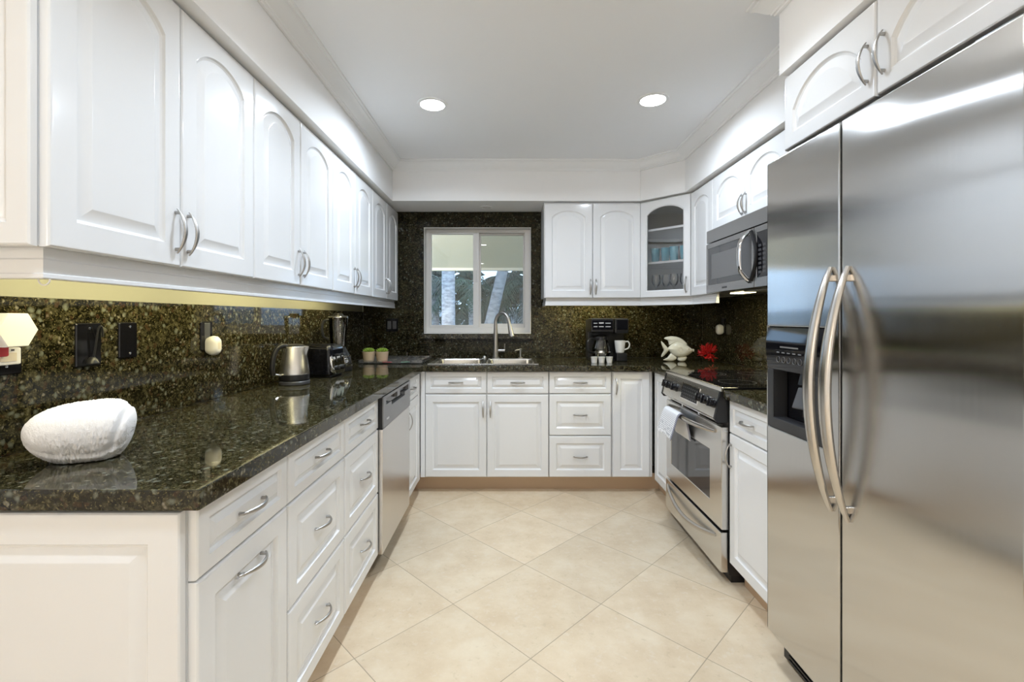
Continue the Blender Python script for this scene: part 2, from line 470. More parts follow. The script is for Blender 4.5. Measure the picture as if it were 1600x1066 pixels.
# ------------------------------------------------------------------ window
win = bpy.data.objects.new('window_1', None); COL.objects.link(win); win['kind'] = 'structure'
bm = bmesh.new(); cells(bm, [WX0 - .0, WX0 + .004, WX1 - .004, WX1], [WZ0, WZ0 + .004, WZ1 - .004, WZ1], lambda u, v: not (WX0 + .004 < u < WX1 - .004 and WZ0 + .004 < v < WZ1 - .004), YB - .002, YB + .20, 'xzy')
obj('window_jamb', bm, 'alu', win)
f0 = .004
bm = bmesh.new(); cells(bm, [WX0 + f0, WX0 + .034, WX1 - .05, WX1 - f0], [WZ0 + f0, WZ0 + .05, WZ1 - .03, WZ1 - f0], lambda u, v: not (WX0 + .034 < u < WX1 - .05 and WZ0 + .05 < v < WZ1 - .03), YB + .045, YB + .12, 'xzy', bev=.002)
obj('window_frame', bm, 'alu', win)
sx0, sx1, sz0, sz1 = WX0 + .034, -.255, WZ0 + .05, WZ1 - .03
bm = bmesh.new(); cells(bm, [sx0, sx0 + .014, sx1 - .052, sx1], [sz0, sz0 + .022, sz1 - .012, sz1], lambda u, v: not (sx0 + .014 < u < sx1 - .052 and sz0 + .022 < v < sz1 - .012), YB + .05, YB + .08, 'xzy', bev=.002)
sl = obj('sash', bm, 'alu', win)
mkbox('pane', 'paneglass', sl, (sx0 + .012, sx1 - .05, YB + .063, YB + .067, sz0 + .02, sz1 - .01))
mkbox('sash_latch', 'alu', sl, (sx1 - .035, sx1 - .02, YB + .04, YB + .052, 1.56, 1.66), .002)
rx0, rx1 = -.27, WX1 - .05
bm = bmesh.new(); cells(bm, [rx0, rx0 + .028, rx1 - .012, rx1], [sz0, sz0 + .034, sz1 - .014, sz1], lambda u, v: not (rx0 + .028 < u < rx1 - .012 and sz0 + .034 < v < sz1 - .014), YB + .085, YB + .115, 'xzy', bev=.002)
sr = obj('sash', bm, 'alu', win)
mkbox('insect_screen', 'screen', win, (rx0 + .02, rx1, YB + .123, YB + .125, sz0 + .02, sz1))
mkbox('pane', 'paneglass', sr, (rx0 + .026, rx1 - .01, YB + .098, YB + .102, sz0 + .03, sz1 - .01))
bm = bmesh.new(); box(bm, WX0 - .03, WX1 + .03, YB - .028, YB + .0, WZ0 - .045, WZ0 - .004, .004); tag(obj('granite_window_ledge', bm, 'granite'), 'narrow dark granite ledge under the kitchen window', 'ledge')

for ch in win.children:
    if ch.name.split('.')[0] != 'window_jamb': ch.location.y = .035

# ------------------------------------------------------------------ granite: worktops and backsplashes
SX0, SX1, SY0, SY1 = -.585, .215, 3.30, 3.835      # sink rim
h0, h1, h2, h3 = SX0 + .012, SX1 - .012, SY0 + .012, SY1 - .012
bm = bmesh.new()
def in_ct(u, v):
    if h0 < u < h1 and h2 < v < h3: return False
    return u < -.605 or v > 3.25 or (u > 1.005 and v > 2.925)
cells(bm, [XL, -.605, h0, h1, 1.005, XR], [.90, 2.925, 3.25, h2, h3, YB], in_ct, CB, CT, 'xyz', bev=.004)
tag(obj('granite_worktop', bm, 'granite'), 'long U-shaped polished dark granite worktop running under the window', 'worktop')
bm = bmesh.new(); box(bm, 1.005, XR, 1.715, 2.158, CB, CT, .004, 2)
tag(obj('granite_worktop', bm, 'granite'), 'short dark granite worktop piece between the range and the refrigerator', 'worktop')
for y0, y1, lab in ((.93, 2.370, 'dark granite backsplash slab behind the rolled white towel and wall plates'), (2.372, YB - .001, 'dark granite backsplash slab behind the toaster and blender')):
    bm = bmesh.new(); box(bm, XL - .018, XL, y0, y1, CT + .001, 1.302)
    tag(obj('granite_backsplash', bm, 'granite'), lab, 'backsplash', 'granite backsplash slabs')
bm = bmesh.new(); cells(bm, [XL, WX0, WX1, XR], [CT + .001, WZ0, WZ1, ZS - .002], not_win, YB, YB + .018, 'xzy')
tag(obj('granite_backsplash', bm, 'granite_dimmed'), 'dark granite slab framing the window and rising behind the coffee maker', 'backsplash', 'granite backsplash slabs')
bm = bmesh.new(); box(bm, XR, XR + .018, 1.72, YB - .001, CT + .001, 1.42)
tag(obj('granite_backsplash', bm, 'granite'), 'dark granite backsplash slab behind the range and red coral', 'backsplash', 'granite backsplash slabs')

# ------------------------------------------------------------------ cabinet parts (local frame: front faces -y, x to the right seen from the front)
def panel_loops(w, h, t, stile, top, rise, na=14):
    """outline rings of a raised-panel front, arched when rise > 0"""
    xs = [k / na for k in range(na + 1)]
    def ring(ins, y, arch):
        if arch is None:
            pts = [(ins, ins), (w - ins, ins)]
            pts += [(w - ins - (w - 2 * ins) * q, h - ins) for q in xs]
        else:
            s = stile + arch; pk = h - top - arch
            pts = [(s, s), (w - s, s)]
            for q in xs:
                c = (q - .5) * 2
                z = pk - rise * (1 - math.sqrt(max(0, 1 - (c * .86) ** 2))) / (1 - math.sqrt(1 - .86 ** 2)) if rise else pk
                pts.append((w - s - (w - 2 * s) * q, z))
        return [(x, y, z) for x, z in pts]
    return ring

def front_mesh(w, h, stile=.052, rise=0.0, t=.02, top=None):
    top = top or stile
    r = panel_loops(w, h, t, stile, top, rise)
    b_ = bmesh.new(); k = min(1, (min(w, h) - 2 * stile) / .125)
    loft(b_, [r(0, 0, None), r(0, -t + .008, None), r(.0012, -t + .004, None), r(.004, -t + .0012, None), r(.009, -t, None), r(0, -t, 0), r(0, -t + .006, .004 * k), r(0, -t + .009, .009 * k),
              r(0, -t + .0085, .014 * k), r(0, -t + .001, .036 * k), r(0, -t, .039 * k)])
    return b_

def glass_front(w, h, stile, rise, t=.02):
    r = panel_loops(w, h, t, stile, stile, rise)
    b_ = bmesh.new()
    rows = loft(b_, [r(0, 0, None), r(0, -t + .005, None), r(.0015, -t + .002, None), r(.005, -t, None), r(0, -t, -.008), r(0, -t + .006, 0), r(0, 0, 0)], False, False)
    n_ = len(rows[0])
    for i in range(n_):
        j = (i + 1) % n_
        b_.faces.new((rows[-1][i], rows[-1][j], rows[0][j], rows[0][i]))
    return b_, r(0, -t + .010, -.004)

def handle_bm(L=.125, bow=.030, vertical=True):
    b_ = bmesh.new(); n_ = 14; loops = []
    for k in range(n_ + 1):
        q = k / n_; s = math.sin(PI * q)
        out = .006 + (bow - .006) * s ** .85; hw = .0022 + .0042 * s; th = .0020 + .0022 * s
        a = (q - .5) * L
        dv = bow * PI / L * math.cos(PI * q); tl = math.hypot(1, dv); ta, to = 1 / tl, dv / tl
        lp = []
        for e in range(8):
            c_, s_ = math.cos(2 * PI * e / 8) * hw, math.sin(2 * PI * e / 8) * th
            lat, al, o_ = c_, a - s_ * to, out + s_ * ta
            lp.append((lat, -o_, al) if vertical else (al, -o_, -lat))
        loops.append(lp)
    loft(b_, loops)
    for q in (.09, .91):
        a = (q - .5) * L; out = .006 + (bow - .006) * math.sin(PI * q) ** .85
        lp = [[((.004 * math.cos(2 * PI * e / 8), -y_, a + .005 * math.sin(2 * PI * e / 8)) if vertical else (a + .005 * math.sin(2 * PI * e / 8), -y_, .004 * math.cos(2 * PI * e / 8))) for e in range(8)] for y_ in (-.002, out)]
        loft(b_, lp)
    return b_

def front(kind, parent, x, z, w, h, stile=.052, rise=0.0, hpos=None, hor=False, L=.125, top=None, t=.02):
    """a door or drawer front with its bow handle; hpos is the handle centre in the front's own coordinates"""
    d = obj(kind, front_mesh(w, h, stile, rise, t, top), 'cab', parent, loc=(x, 0, z), sharp=20)
    if hpos:
        obj('handle', handle_bm(L, vertical=not hor), 'nickel', d, loc=(hpos[0], -t + .001, hpos[1]))
    return d

G = .0015
def cabinet(name, label, loc, rotz, w, h, dep, group, z0=0, plinth=False):
    """carcass with its front plane at local y=0"""
    t = thing(name, label, 'cabinet', loc, rotz, group)
    b_ = bmesh.new(); box(b_, G, w - G, .001, dep, z0, z0 + h)
    if plinth: box(b_, G, w - G, .085, dep, 0, z0)
    obj('carcass', b_, 'cab', t)
    return t

# left run of upper cabinets (face the room, +x)
ULX = -.95                                   # carcass front plane; door faces at -.93
GU = 'white arched-door upper cabinets'
edges = [.93, 1.31, 1.685, 2.06, 2.44, 2.79, 3.15, 3.515, 3.872]
labs = ['white two-door upper cabinet above the rolled towel and black wall plates',
        'white two-door upper cabinet on the left wall above the steel kettle',
        'white two-door upper cabinet on the left wall above the toaster and blender',
        'white two-door upper cabinet on the left wall, last one before the window corner']
for i in range(4):
    y0, ym, y1 = edges[2 * i], edges[2 * i + 1], edges[2 * i + 2]
    c = cabinet('upper_cabinet', labs[i], (ULX, y0, UB + .002), PI / 2, y1 - y0, ZS - UB - .006, ULX - XL - .002, GU)
    hgt = UT - UB
    front('door', c, .002, -.002, ym - y0 - .004, hgt, .06, .055, (ym - y0 - .026, .098))
    front('door', c, ym - y0 + .002, -.002, y1 - ym - .004, hgt, .06, .055, (.022, .098))
    if i == 0:                                # raised end panel that faces the living room
        e = obj('end_panel', front_mesh(-.952 - XL, hgt, .045, 0, .016), 'cab', c, loc=(-.002, -(XL + .002 - ULX), -.002), rot=(0, 0, -PI / 2), sharp=20)
def light_rail(pts, z0, z1, label):
    b_ = bmesh.new(); loops = []
    prof = [(0, z1), (0, z0 + .004), (-.003, z0), (-.018, z0), (-.018, z1)]
    prof = [(0, z1), (.002, z1), (.002, z1 - .022), (.006, z1 - .026), (.006, z0 + .012), (.009, z0 + .010), (.009, z0 + .002), (.007, z0), (-.012, z0), (-.012, z1)]
    n = len(pts)
    for i in range(n):
        p = Vector(pts[i]); d0 = (p - Vector(pts[i - 1])).normalized() if i else None
        d1 = (Vector(pts[i + 1]) - p).normalized() if i < n - 1 else None
        nn = lambda d: Vector((d.y, -d.x))
        if d0 is None: mv = nn(d1)
        elif d1 is None: mv = nn(d0)
        else:
            mv = nn(d0) + nn(d1); mv = mv / mv.length ** 2 * 2
        loops.append([(p.x + mv.x * o_, p.y + mv.y * o_, z) for o_, z in prof])
    loft(b_, loops)
    return tag(obj('light_rail', b_, 'cab', sharp=25), label, 'trim rail', 'white light rails')
lr = light_rail([(XL + .002, .955), (-.965, .955), (-.965, 3.874)], 1.331, UB + .0015, 'white light rail moulding under the left wall cabinets')
bm = bmesh.new(); tube(bm, [(-.966 + .012 * math.cos(a), .958, 1.331 - .013 * math.sin(a)) for a in [PI * k / 8 for k in range(9)]], .0016, 6); obj('cable_hook', bm, 'whiteplastic', lr)

# back and right upper cabinets
UBY = 3.56
c = cabinet('upper_cabinet', 'white two-door upper cabinet right of the window above the coffee maker', (.27, UBY, UB + .011), 0, .746, ZS - UB - .015, YB - UBY - .002, GU)
hgt = UT - .003 - UB - .009
front('door', c, .005, -.002, .369, hgt, .055, .05, (.352, .085), L=.12)
front('door', c, .377, -.002, .367, hgt, .055, .05, (.022, .085), L=.12)

# corner cabinet: hollow, glazed diagonal door
t = thing('corner_cabinet', 'white diagonal corner upper cabinet with arched glass door', 'cabinet', (0, 0, 0), 0, GU)
zb, zt = UB + .011, ZS - .004
poly = [(1.018, 3.558), (1.302, 3.262), (XR - .002, 3.262), (XR - .002, YB - .002), (1.018, YB - .002)]
bm = bmesh.new()
prism(bm, poly, zb, zb + .018); prism(bm, poly, zt - .018, zt)
box(bm, 1.018, 1.032, 3.56, YB - .002, zb, zt); box(bm, 1.304, XR - .002, 3.262, 3.276, zb, zt)
box(bm, 1.03, XR - .002, YB - .016, YB - .002, zb, zt); box(bm, XR - .016, XR - .002, 3.27, YB - .01, zb, zt)
obj('carcass', bm, 'cabin', t)
dx, dy = 1.302 - 1.018, 3.262 - 3.558; dl = math.hypot(dx, dy); ang = math.atan2(dy, dx)
holder_rot = (0, 0, ang)
gb, gl = glass_front(dl - .018, hgt, .054, .05)
d = obj('door', gb, 'cab', t, loc=(1.018 + dx * .022, 3.558 + dy * .022, zb - .002), rot=holder_rot, sharp=20)
b_ = bmesh.new(); b_.faces.new([b_.verts.new(p) for p in gl]); r = bmesh.ops.extrude_face_region(b_, geom=b_.faces[:])
bmesh.ops.translate(b_, verts=[v for v in r['geom'] if isinstance(v, bmesh.types.BMVert)], vec=(0, .003, 0))
obj('glass_pane', b_, 'glass', d)
obj('handle', handle_bm(.12), 'nickel', d, loc=(dl - .046, -.019, .085))
sp = [(1.045, 3.572), (1.315, 3.29), (XR - .02, 3.29), (XR - .02, YB - .02), (1.045, YB - .02)]
for z in (1.661, 1.912):
    bm = bmesh.new(); prism(bm, sp, z, z + .016); obj('shelf', bm, 'cab', t)

# narrow upper cabinet and the one above the microwave (face -x)
URX = 1.305
def right_cab(label, y_far, y_near, z0, z1, doors, name='upper_cabinet', face=URX, dep=None):
    w_ = y_far - y_near
    c = cabinet(name, label, (face, y_far, z0), -PI / 2, w_, z1 - z0, (XR - face - .002) if dep is None else dep, GU)
    for x0, ww, hp, st, rs, hh in doors:
        front('door', c, x0 + .002, -.002, ww - .004, hh, st, rs, hp, L=.12)
    return c
right_cab('narrow white single-door upper cabinet beside the microwave', 3.258, 2.908, UB + .011, ZS - .004, [(0, .35, None, .06, .045, hgt)])
right_cab('white two-door upper cabinet directly above the microwave', 2.906, 2.122, 1.80, ZS - .004, [(0, .392, (.372, .075), .055, .06, UT - 1.80), (.392, .392, (.018, .075), .055, .06, UT - 1.80)])
right_cab('white two-door cabinet above the stainless refrigerator', 1.700, .850, 1.866, ZS - .004, [(0, .426, (.396, .104), .05, .085, UT - 1.866), (.426, .424, (.028, .104), .05, .085, UT - 1.866)], face=1.034)
light_rail([(.29, YB - .004), (.29, 3.575), (1.022, 3.575), (1.312, 3.28), (1.318, 2.912)], 1.345, UB + .009, 'white light rail moulding under the cabinets right of the window')

# base cabinets, left run
GB = 'white base cabinets'
BLX = -.65
ZB = .105
def lbase(label, y0, y1):
    return cabinet('base_cabinet', label, (BLX, y0, 0), PI / 2, y1 - y0, CB - .003 - ZB, BLX - XL - .002, GB, ZB, True)
c = lbase('white base cabinet with one drawer over a pull-out front, below the rolled towel', .93, 1.3155)
w_ = .3855
front('drawer', c, .004, .716, w_ - .006, .152, .036, 0, (w_ / 2, .076), True, .118)
front('door', c, .004, ZB, w_ - .006, .607, .055, 0, (w_ / 2, .607 - .062), True, .118)
e = obj('end_panel', front_mesh(-.653 - XL, CB - .012, .062, 0, .018), 'cab', c, loc=(-.002, -(XL + .002 - BLX), .004), rot=(0, 0, -PI / 2), sharp=20)
for lab, y0, y1 in (('white base cabinet with a stack of three wide drawers, left of the dishwasher stack', 1.3165, 1.771), ('white base cabinet with three drawers right beside the dishwasher', 1.772, 2.229)):
    if y0 < 1.5: lab = 'white three-drawer base cabinet next to the pull-out front cabinet'
    c = lbase(lab, y0, y1); w_ = y1 - y0
    for z0, z1 in ((.716, .868), (.408, .711), (ZB, .403)):
        front('drawer', c, .003, z0, w_ - .006, z1 - z0, .036 if z1 - z0 < .2 else .05, 0, (w_ / 2, (z1 - z0) / 2 + .004), True, .112)
c = lbase('white base cabinet with one drawer and door between dishwasher and corner', 2.846, 3.279)
front('drawer', c, .003, .716, .36, .152, .036, 0, (.15, .076), True, .11)
front('door', c, .003, ZB, .36, .607, .05, 0, (.03, .607 - .11), False, .12)
mkbox('corner_stile', 'cab', c, (.366, .428, -.018, 0, ZB, CB - .004))

# back run
BBY = 3.30
def bbase(label, x0, x1):
    return cabinet('base_cabinet', label, (x0, BBY, 0), 0, x1 - x0, CB - .003 - .112, YB - BBY - .002, GB, .112, True)
x0s, xm, x1s, x2s, x3s = -.63, -.157, .285, .735, 1.028
c = bbase('white sink base cabinet with two drawer fronts over two doors below the faucet', x0s, x1s)
# hollow the sink base so the bowls hang inside
for ch in list(c.children):
    bpy.data.objects.remove(ch, do_unlink=True)
bm = bmesh.new(); w_ = x1s - x0s; zt_ = CB - .003
box(bm, G, .02, .001, YB - BBY - .002, .112, zt_); box(bm, w_ - .02, w_ - G, .001, YB - BBY - .002, .112, zt_); box(bm, .02, w_ - .02, .001, YB - BBY - .002, .112, .13)
box(bm, .02, w_ - .02, YB - BBY - .012, YB - BBY - .002, .13, zt_); box(bm, .02, w_ - .02, .0, .012, .13, zt_); box(bm, G, w_ - G, .085, .12, 0, .112)
obj('carcass', bm, 'cab', c)
o1 = .033
for a, b2, hx in ((o1, xm - x0s, 'r'), (xm - x0s, w_, 'l')):
    ww = b2 - a - .004
    front('drawer', c, a + .002, .712, ww, .156, .036, 0, (ww / 2, .078), True, .105)
    front('door', c, a + .002, .116, ww, .588, .052, 0, ((ww - .024) if hx == 'r' else .024, .588 - .105), False, .118)
mkbox('corner_stile', 'cab', c, (.002, o1, -.018, 0, .116, CB - .004))
c = bbase('white base cabinet with three drawers left of the right corner', x1s, x2s); w_ = x2s - x1s
for z0, z1 in ((.712, .868), (.414, .706), (.116, .408)):
    front('drawer', c, .003, z0, w_ - .009, z1 - z0, .036 if z1 - z0 < .2 else .05, 0, (w_ / 2 - .004, (z1 - z0) / 2), True, .105)
c = bbase('narrow white one-door base cabinet in the right back corner', x2s, x3s); w_ = x3s - x2s
front('door', c, .006, .116, w_ - .03, .752, .052, 0, (.024, .752 - .105), False, .118)
# right run
def rbase(label, y_far, y_near):
    return cabinet('base_cabinet', label, (1.05, y_far, 0), -PI / 2, y_far - y_near, CB - .003 - ZB, XR - 1.05 - .002, GB, ZB, True)
c = rbase('white one-door base cabinet between the back corner and the range', 3.279, 2.930)
front('door', c, .02, ZB, .326, .763, .055, 0)
c = rbase('white base cabinet with one drawer and door between range and refrigerator', 2.158, 1.718); w_ = .44
front('drawer', c, .003, .716, w_ - .006, .152, .036, 0, (w_ / 2 - .05, .076), True, .11)
front('door', c, .003, ZB, w_ - .006, .607, .052, 0, (.024, .607 - .10), False, .12)

# ------------------------------------------------------------------ dishwasher (local x runs away from the camera, front faces +x)
t = thing('dishwasher', 'stainless dishwasher with dark console built into the left base run', 'dishwasher', (-.612, 2.236, 0), PI / 2)
DW = .604
mkbox('tub', 'black', t, (0.004, DW - .004, .022, .585, .105, .866))
bm = bmesh.new(); box(bm, .004, DW - .004, .085, .5, 0, .105); obj('plinth', bm, 'black', t)
mkbox('door', 'dwsteel', t, (0, DW, 0, .024, .10, .708), .004)
bm = bmesh.new()
cells(bm, [0, .05, .16, .28, .34, .46, .555, DW], [.712, .80, .82, .835, .85, .866], lambda u, v: not ((.05 < u < .555 and .82 < v < .85 and not (.28 < u < .34)) or (.16 < u < .46 and .80 < v < .82)), -.004, .024, 'xzy', bev=.002)
cn = obj('control_console', bm, 'grey', t)
mkbox('pocket_handle', 'blackgloss', t, (.05, .555, .014, .0235, .80, .85))
mkbox('console_side', 'black', t, (-.0006, .002, .002, .0239, .712, .862))
for k in range(6):
    mkbox('logo', 'print', cn, (.06 + k * .008, .066 + k * .008, -.0047, -.0038, .742, .751))

# ------------------------------------------------------------------ refrigerator (front faces -x, local x runs towards the camera)
FX = .955
t = thing('refrigerator', 'side-by-side stainless steel refrigerator with water dispenser', 'refrigerator', (FX, 1.706, 0), -PI / 2)
FW = .856
mkbox('body', 'darkgrey', t, (.004, FW - .004, .07, XR - FX - .004, .03, 1.80), .004)
for hx in (.012, FW - .11):
    bm = bmesh.new(); box(bm, hx, hx + .10, .01, .12, 1.80, 1.826, .006, 2); obj('hinge_cover', bm, 'black', t)
bm = bmesh.new()
FZ0, FZ1 = .105, 1.818
DX0, DX1, DZ0, DZ1 = .008, .334, .856, 1.218
cells(bm, [0, DX0, DX1, .375], [FZ0, DZ0, DZ1, FZ1], lambda u, v: not (DX0 < u < DX1 and DZ0 < v < DZ1), 0, .064, 'xzy', bev=.006)
fd = obj('freezer_door', bm, 'fridge', t)
bm = bmesh.new(); box(bm, .382, FW, 0, .064, FZ0, FZ1, .006, 3); rd = obj('fresh_food_door', bm, 'fridge', t)
bm = bmesh.new(); box(bm, .02, FW - .02, .05, .09, .012, .098, .004); 
for k in range(5): box(bm, .06, FW - .06, .044, .051, .024 + k * .015, .031 + k * .015)
obj('base_grille', bm, 'black', t)
for k, fx in enumerate((.03, FW - .07)):
    bm = bmesh.new(); lathe(bm, [(.022, 0), (.022, .03)], 14, c=(fx + .02, .10)); obj('foot', bm, 'black', t)
def bow_bar(x, z0, z1, bow, rad):
    b_ = bmesh.new(); loops = []; n_ = 26
    for k in range(n_ + 1):
        q = k / n_; s = math.sin(PI * q); z = z0 + (z1 - z0) * q
        out = -.002 + bow * s ** .8; hw = rad * (.30 + .70 * s ** .55); th = .014 * (.5 + .5 * s)
        dv = bow * PI / (z1 - z0) * math.cos(PI * q); tl = math.hypot(1, dv)
        loops.append([(x + math.cos(2 * PI * e / 14) * hw, -(out + math.sin(2 * PI * e / 14) * th / tl) - .004, z - math.sin(2 * PI * e / 14) * th * dv / tl) for e in range(14)])
    loft(b_, loops)
    for q in (.045, .955):
        z = z0 + (z1 - z0) * q; out = bow * math.sin(PI * q) ** .8
        box(b_, x - .006, x + .006, -out, .002, z - .010, z + .010, .002)
    return b_
obj('handle', bow_bar(.343, .68, 1.40, .066, .0195), 'handle', fd)
obj('handle', bow_bar(.412, .678, 1.395, .066, .0195), 'handle', rd)
# dispenser
bm = bmesh.new()
cells(bm, [DX0 + .001, .045, .262, DX1 - .001], [DZ0 + .001, .893, 1.066], lambda u, v: not (.045 < u < .262 and v > .893), -.002, .05, 'xzy', bev=.002)
ds = obj('dispenser_frame', bm, 'framegrey', fd)
bm = bmesh.new()
cells(bm, [DX0 + .002, .046, .261, DX1 - .002], [.86, .894, 1.065], lambda u, v: True, .052, .062, 'xzy')
obj('dispenser_recess', bm, 'blackgloss', fd)
bm = bmesh.new(); n_ = 8
loops = [[(DX0 + .002, -.001, 1.067), (DX0 + .002, -.006, 1.10), (DX0 + .002, -.009, 1.155), (DX0 + .002, -.006, 1.185), (DX0 + .002, -.001, 1.2165), (DX0 + .002, .05, 1.2165), (DX0 + .002, .05, 1.067)]]
loops.append([(DX1 - .002, y, z) for _, y, z in loops[0]])
loft(bm, loops); dc = obj('dispenser_controls', bm, 'blackgloss', fd, sharp=50)
for k in range(5):
    bm = bmesh.new(); lathe(bm, [(.011, -.0101), (.011, -.008), (.0092, -.0082), (.0092, -.0101)], 14, axis='y', o=(.085 + k * .030, .002, 1.105), cap0=False, cap1=False); obj('button', bm, 'dimprint', dc)
    mkbox('button_print', 'dimprint', dc, (.078 + k * .030, .093 + k * .030, -.0092, -.006, 1.128, 1.1315))
for k in range(14):
    mkbox('lettering', 'dimprint', dc, (.10 + k * .0072, .1052 + k * .0072, -.0102, -.0075, 1.1465, 1.1515))
bm = bmesh.new(); box(bm, -.022, .022, -.004, .004, -.075, 0, .004, 2)
obj('dispenser_paddle', bm, 'darkgrey', fd, loc=(.165, .035, 1.015), rot=(R(-25), 0, R(20)))
bm = bmesh.new(); lathe(bm, [(.03, 1.03), (.022, 1.066)], 16, c=(.19, .03)); obj('dispenser_spout', bm, 'black', fd)

# ------------------------------------------------------------------ range (front faces -x)
t = thing('range', 'stainless steel electric range with black glass cooktop', 'range', (1.0, 2.922, 0), -PI / 2)
OW = .756
mkbox('body', 'black', t, (.003, OW - .003, .035, .60, .035, .905), .003)
bm = bmesh.new(); box(bm, .0, OW, .0, .60, .906, .922, .004, 2); ck = obj('cooktop', bm, 'cooktop', t)
bm = bmesh.new(); box(bm, -.001, OW + .001, -.004, .012, .903, .923, .003, 2); obj('cooktop_trim', bm, 'steel', t)
for bx, by, br in ((.20, .17, .105), (.20, .44, .08), (.56, .17, .09), (.56, .44, .105)):
    bm = bmesh.new(); lathe(bm, [(br, .9218), (br, .9224), (br - .003, .9224), (br - .003, .9218)], 40, c=(bx, by), cap0=False, cap1=False); obj('burner_ring', bm, 'framegrey', ck)
# sloping control panel
pb, pt = Vector((0, -.030, .778)), Vector((0, -.002, .903))
def on_panel(x, q, out):
    p = pb.lerp(pt, q); nrm = Vector((0, -(pt.z - pb.z), (pt.y - pb.y))).normalized()
    return Vector((x, p.y, p.z)) + nrm * out
bm = bmesh.new()
loft(bm, [[(x, pb.y, pb.z), (x, pt.y, pt.z), (x, .034, .903), (x, .034, .768), (x, -.020, .768)] for x in (.014, OW - .014)])
cp = obj('control_panel', bm, 'steel', t)
for a, b2 in ((-.001, .0139), (OW - .0139, OW + .001)):
    bm = bmesh.new(); loft(bm, [[(x, pb.y - .004, pb.z - .004), (x, pt.y - .003, pt.z), (x, .034, .903), (x, .034, .758), (x, -.022, .758)] for x in (a, b2)]); obj('end_cap', bm, 'black', t)
tilt = math.atan2(pt.y - pb.y, pt.z - pb.z)
def knob(x, q):
    p = on_panel(x, q, 0)
    b_ = bmesh.new()
    lathe(b_, [(.024, 0), (.024, -.006), (.0195, -.010), (.018, -.026), (.014, -.029)], 22, axis='y')
    box(b_, -.0055, .0055, -.036, -.008, -.021, .021, .003, 2)
    k_ = obj('knob', b_, 'blackgloss', cp, loc=p, rot=(-tilt, 0, 0))
    mk = bmesh.new(); box(mk, -.001, .001, -.0368, -.0358, .006, .019); obj('knob_mark', mk, 'print', k_)
for x in (.068, .135, .225, .575, .643, .714): knob(x, .52)
def pbox(name, m, x0, x1, q0, q1, o0, o1, parent=cp):
    b_ = bmesh.new()
    lp = [[on_panel(x, q, o_) for x, q in ((x0, q0), (x1, q0), (x1, q1), (x0, q1))] for o_ in (o0, o1)]
    loft(b_, lp); return obj(name, b_, m, parent)
pbox('display_bezel', 'chrome', .300, .535, .16, .84, -.001, .002)
dsp = pbox('display', 'blackmatte', .308, .527, .20, .80, .0, .003)
for r_ in range(4):
    for k in range(8):
        pbox('key_print', 'darkgrey', .318 + k * .026, .332 + k * .026, .25 + r_ * .135, .31 + r_ * .135, .003, .0034, dsp)
# door
bm = bmesh.new()
OX0, OX1, OZ0, OZ1 = .085, .625, .352, .597
cells(bm, [0, OX0, OX1, OW], [.252, OZ0, OZ1, .735], lambda u, v: not (OX0 < u < OX1 and OZ0 < v < OZ1), 0, .034, 'xzy', bev=.004)
od = obj('oven_door', bm, 'steel', t)
bm = bmesh.new()
lp = [[(x, y, z) for x, z in rrect((OX0 + OX1) / 2, (OZ0 + OZ1) / 2, OX1 - OX0, OZ1 - OZ0, .001, 3)] for y in (.002, .03)]
loft(bm, lp); obj('oven_window', bm, 'darkglass', od)
bm = bmesh.new()
cells(bm, [.03, .25, .27, .48, .50, OW - .05], [.737, .739, .751, .756], lambda u, v: not (.739 < v < .751 and not (.25 < u < .27 or .48 < u < .50)), .002, .034, 'xzy'); obj('vent_slots', bm, 'steel', od)
def bar(x0, x1, z, out, rad, droop=0, flat=1.25):
    b_ = bmesh.new(); pts = []; rads = []
    for k in range(23):
        q = k / 22; s = math.sin(PI * q) ** .7
        pts.append((x0 + (x1 - x0) * q, -.002 - out * s, z - droop * math.sin(PI * q))); rads.append(rad * (.65 + .35 * s))
    tube(b_, pts, rads, 12, True, flat); return b_
obj('handle', bar(.04, .69, .703, .052, .0115), 'handle', od)
bm = bmesh.new(); box(bm, 0, OW, -.004, .03, .052, .240, .004, 2); wd = obj('warming_drawer', bm, 'steel', t)
obj('handle', bar(.03, .70, .205, .035, .011, .05), 'handle', wd)
bm = bmesh.new(); box(bm, .01, OW - .01, .05, .55, .0, .05); obj('plinth', bm, 'black', t)

# striped towel over the oven handle
bm = bmesh.new(); uvl = bm.loops.layers.uv.new('UVMap')
sec = [(-.108, .585), (-.099, .62), (-.088, .66), (-.077, .70), (-.069, .714), (-.060, .7205), (-.048, .7205), (-.037, .712), (-.030, .69), (-.022, .65), (-.016, .61), (-.013, .575)]
rows = []; nx_ = 12
for i in range(nx_ + 1):
    q = i / nx_; row = []
    for k, (y, z) in enumerate(sec):
        fl = max(0, .70 - z) * 1.0
        x = .17 + .235 * q + (q - .5) * fl * .06
        yy = y - (.008 * math.sin(q * 7 + .6) + .004 * math.sin(q * 13)) * fl * 6 * (1 if k < 6 else .1)
        if k > 6: x += .02 * min(1, fl * 6); yy = min(yy, -.010)
        zz = z - (.012 * q if k < 4 else 0)
        row.append(bm.verts.new((x, yy, zz)))
    rows.append(row)
for i in range(nx_):
    for k in range(len(sec) - 1):
        f = bm.faces.new((rows[i][k], rows[i + 1][k], rows[i + 1][k + 1], rows[i][k + 1]))
        for l, (a, b2) in zip(f.loops, ((i, k), (i + 1, k), (i + 1, k + 1), (i, k + 1))): l[uvl].uv = (a / nx_, b2 / (len(sec) - 1))
tw = obj('tea_towel', bm, 'stripe', loc=(1.0, 2.922, 0), rot=(0, 0, -PI / 2), sharp=80)
md = tw.modifiers.new('thickness', 'SOLIDIFY'); md.thickness = .006; md.offset = 1
sb = tw.modifiers.new('soft', 'SUBSURF'); sb.levels = 2; sb.render_levels = 2
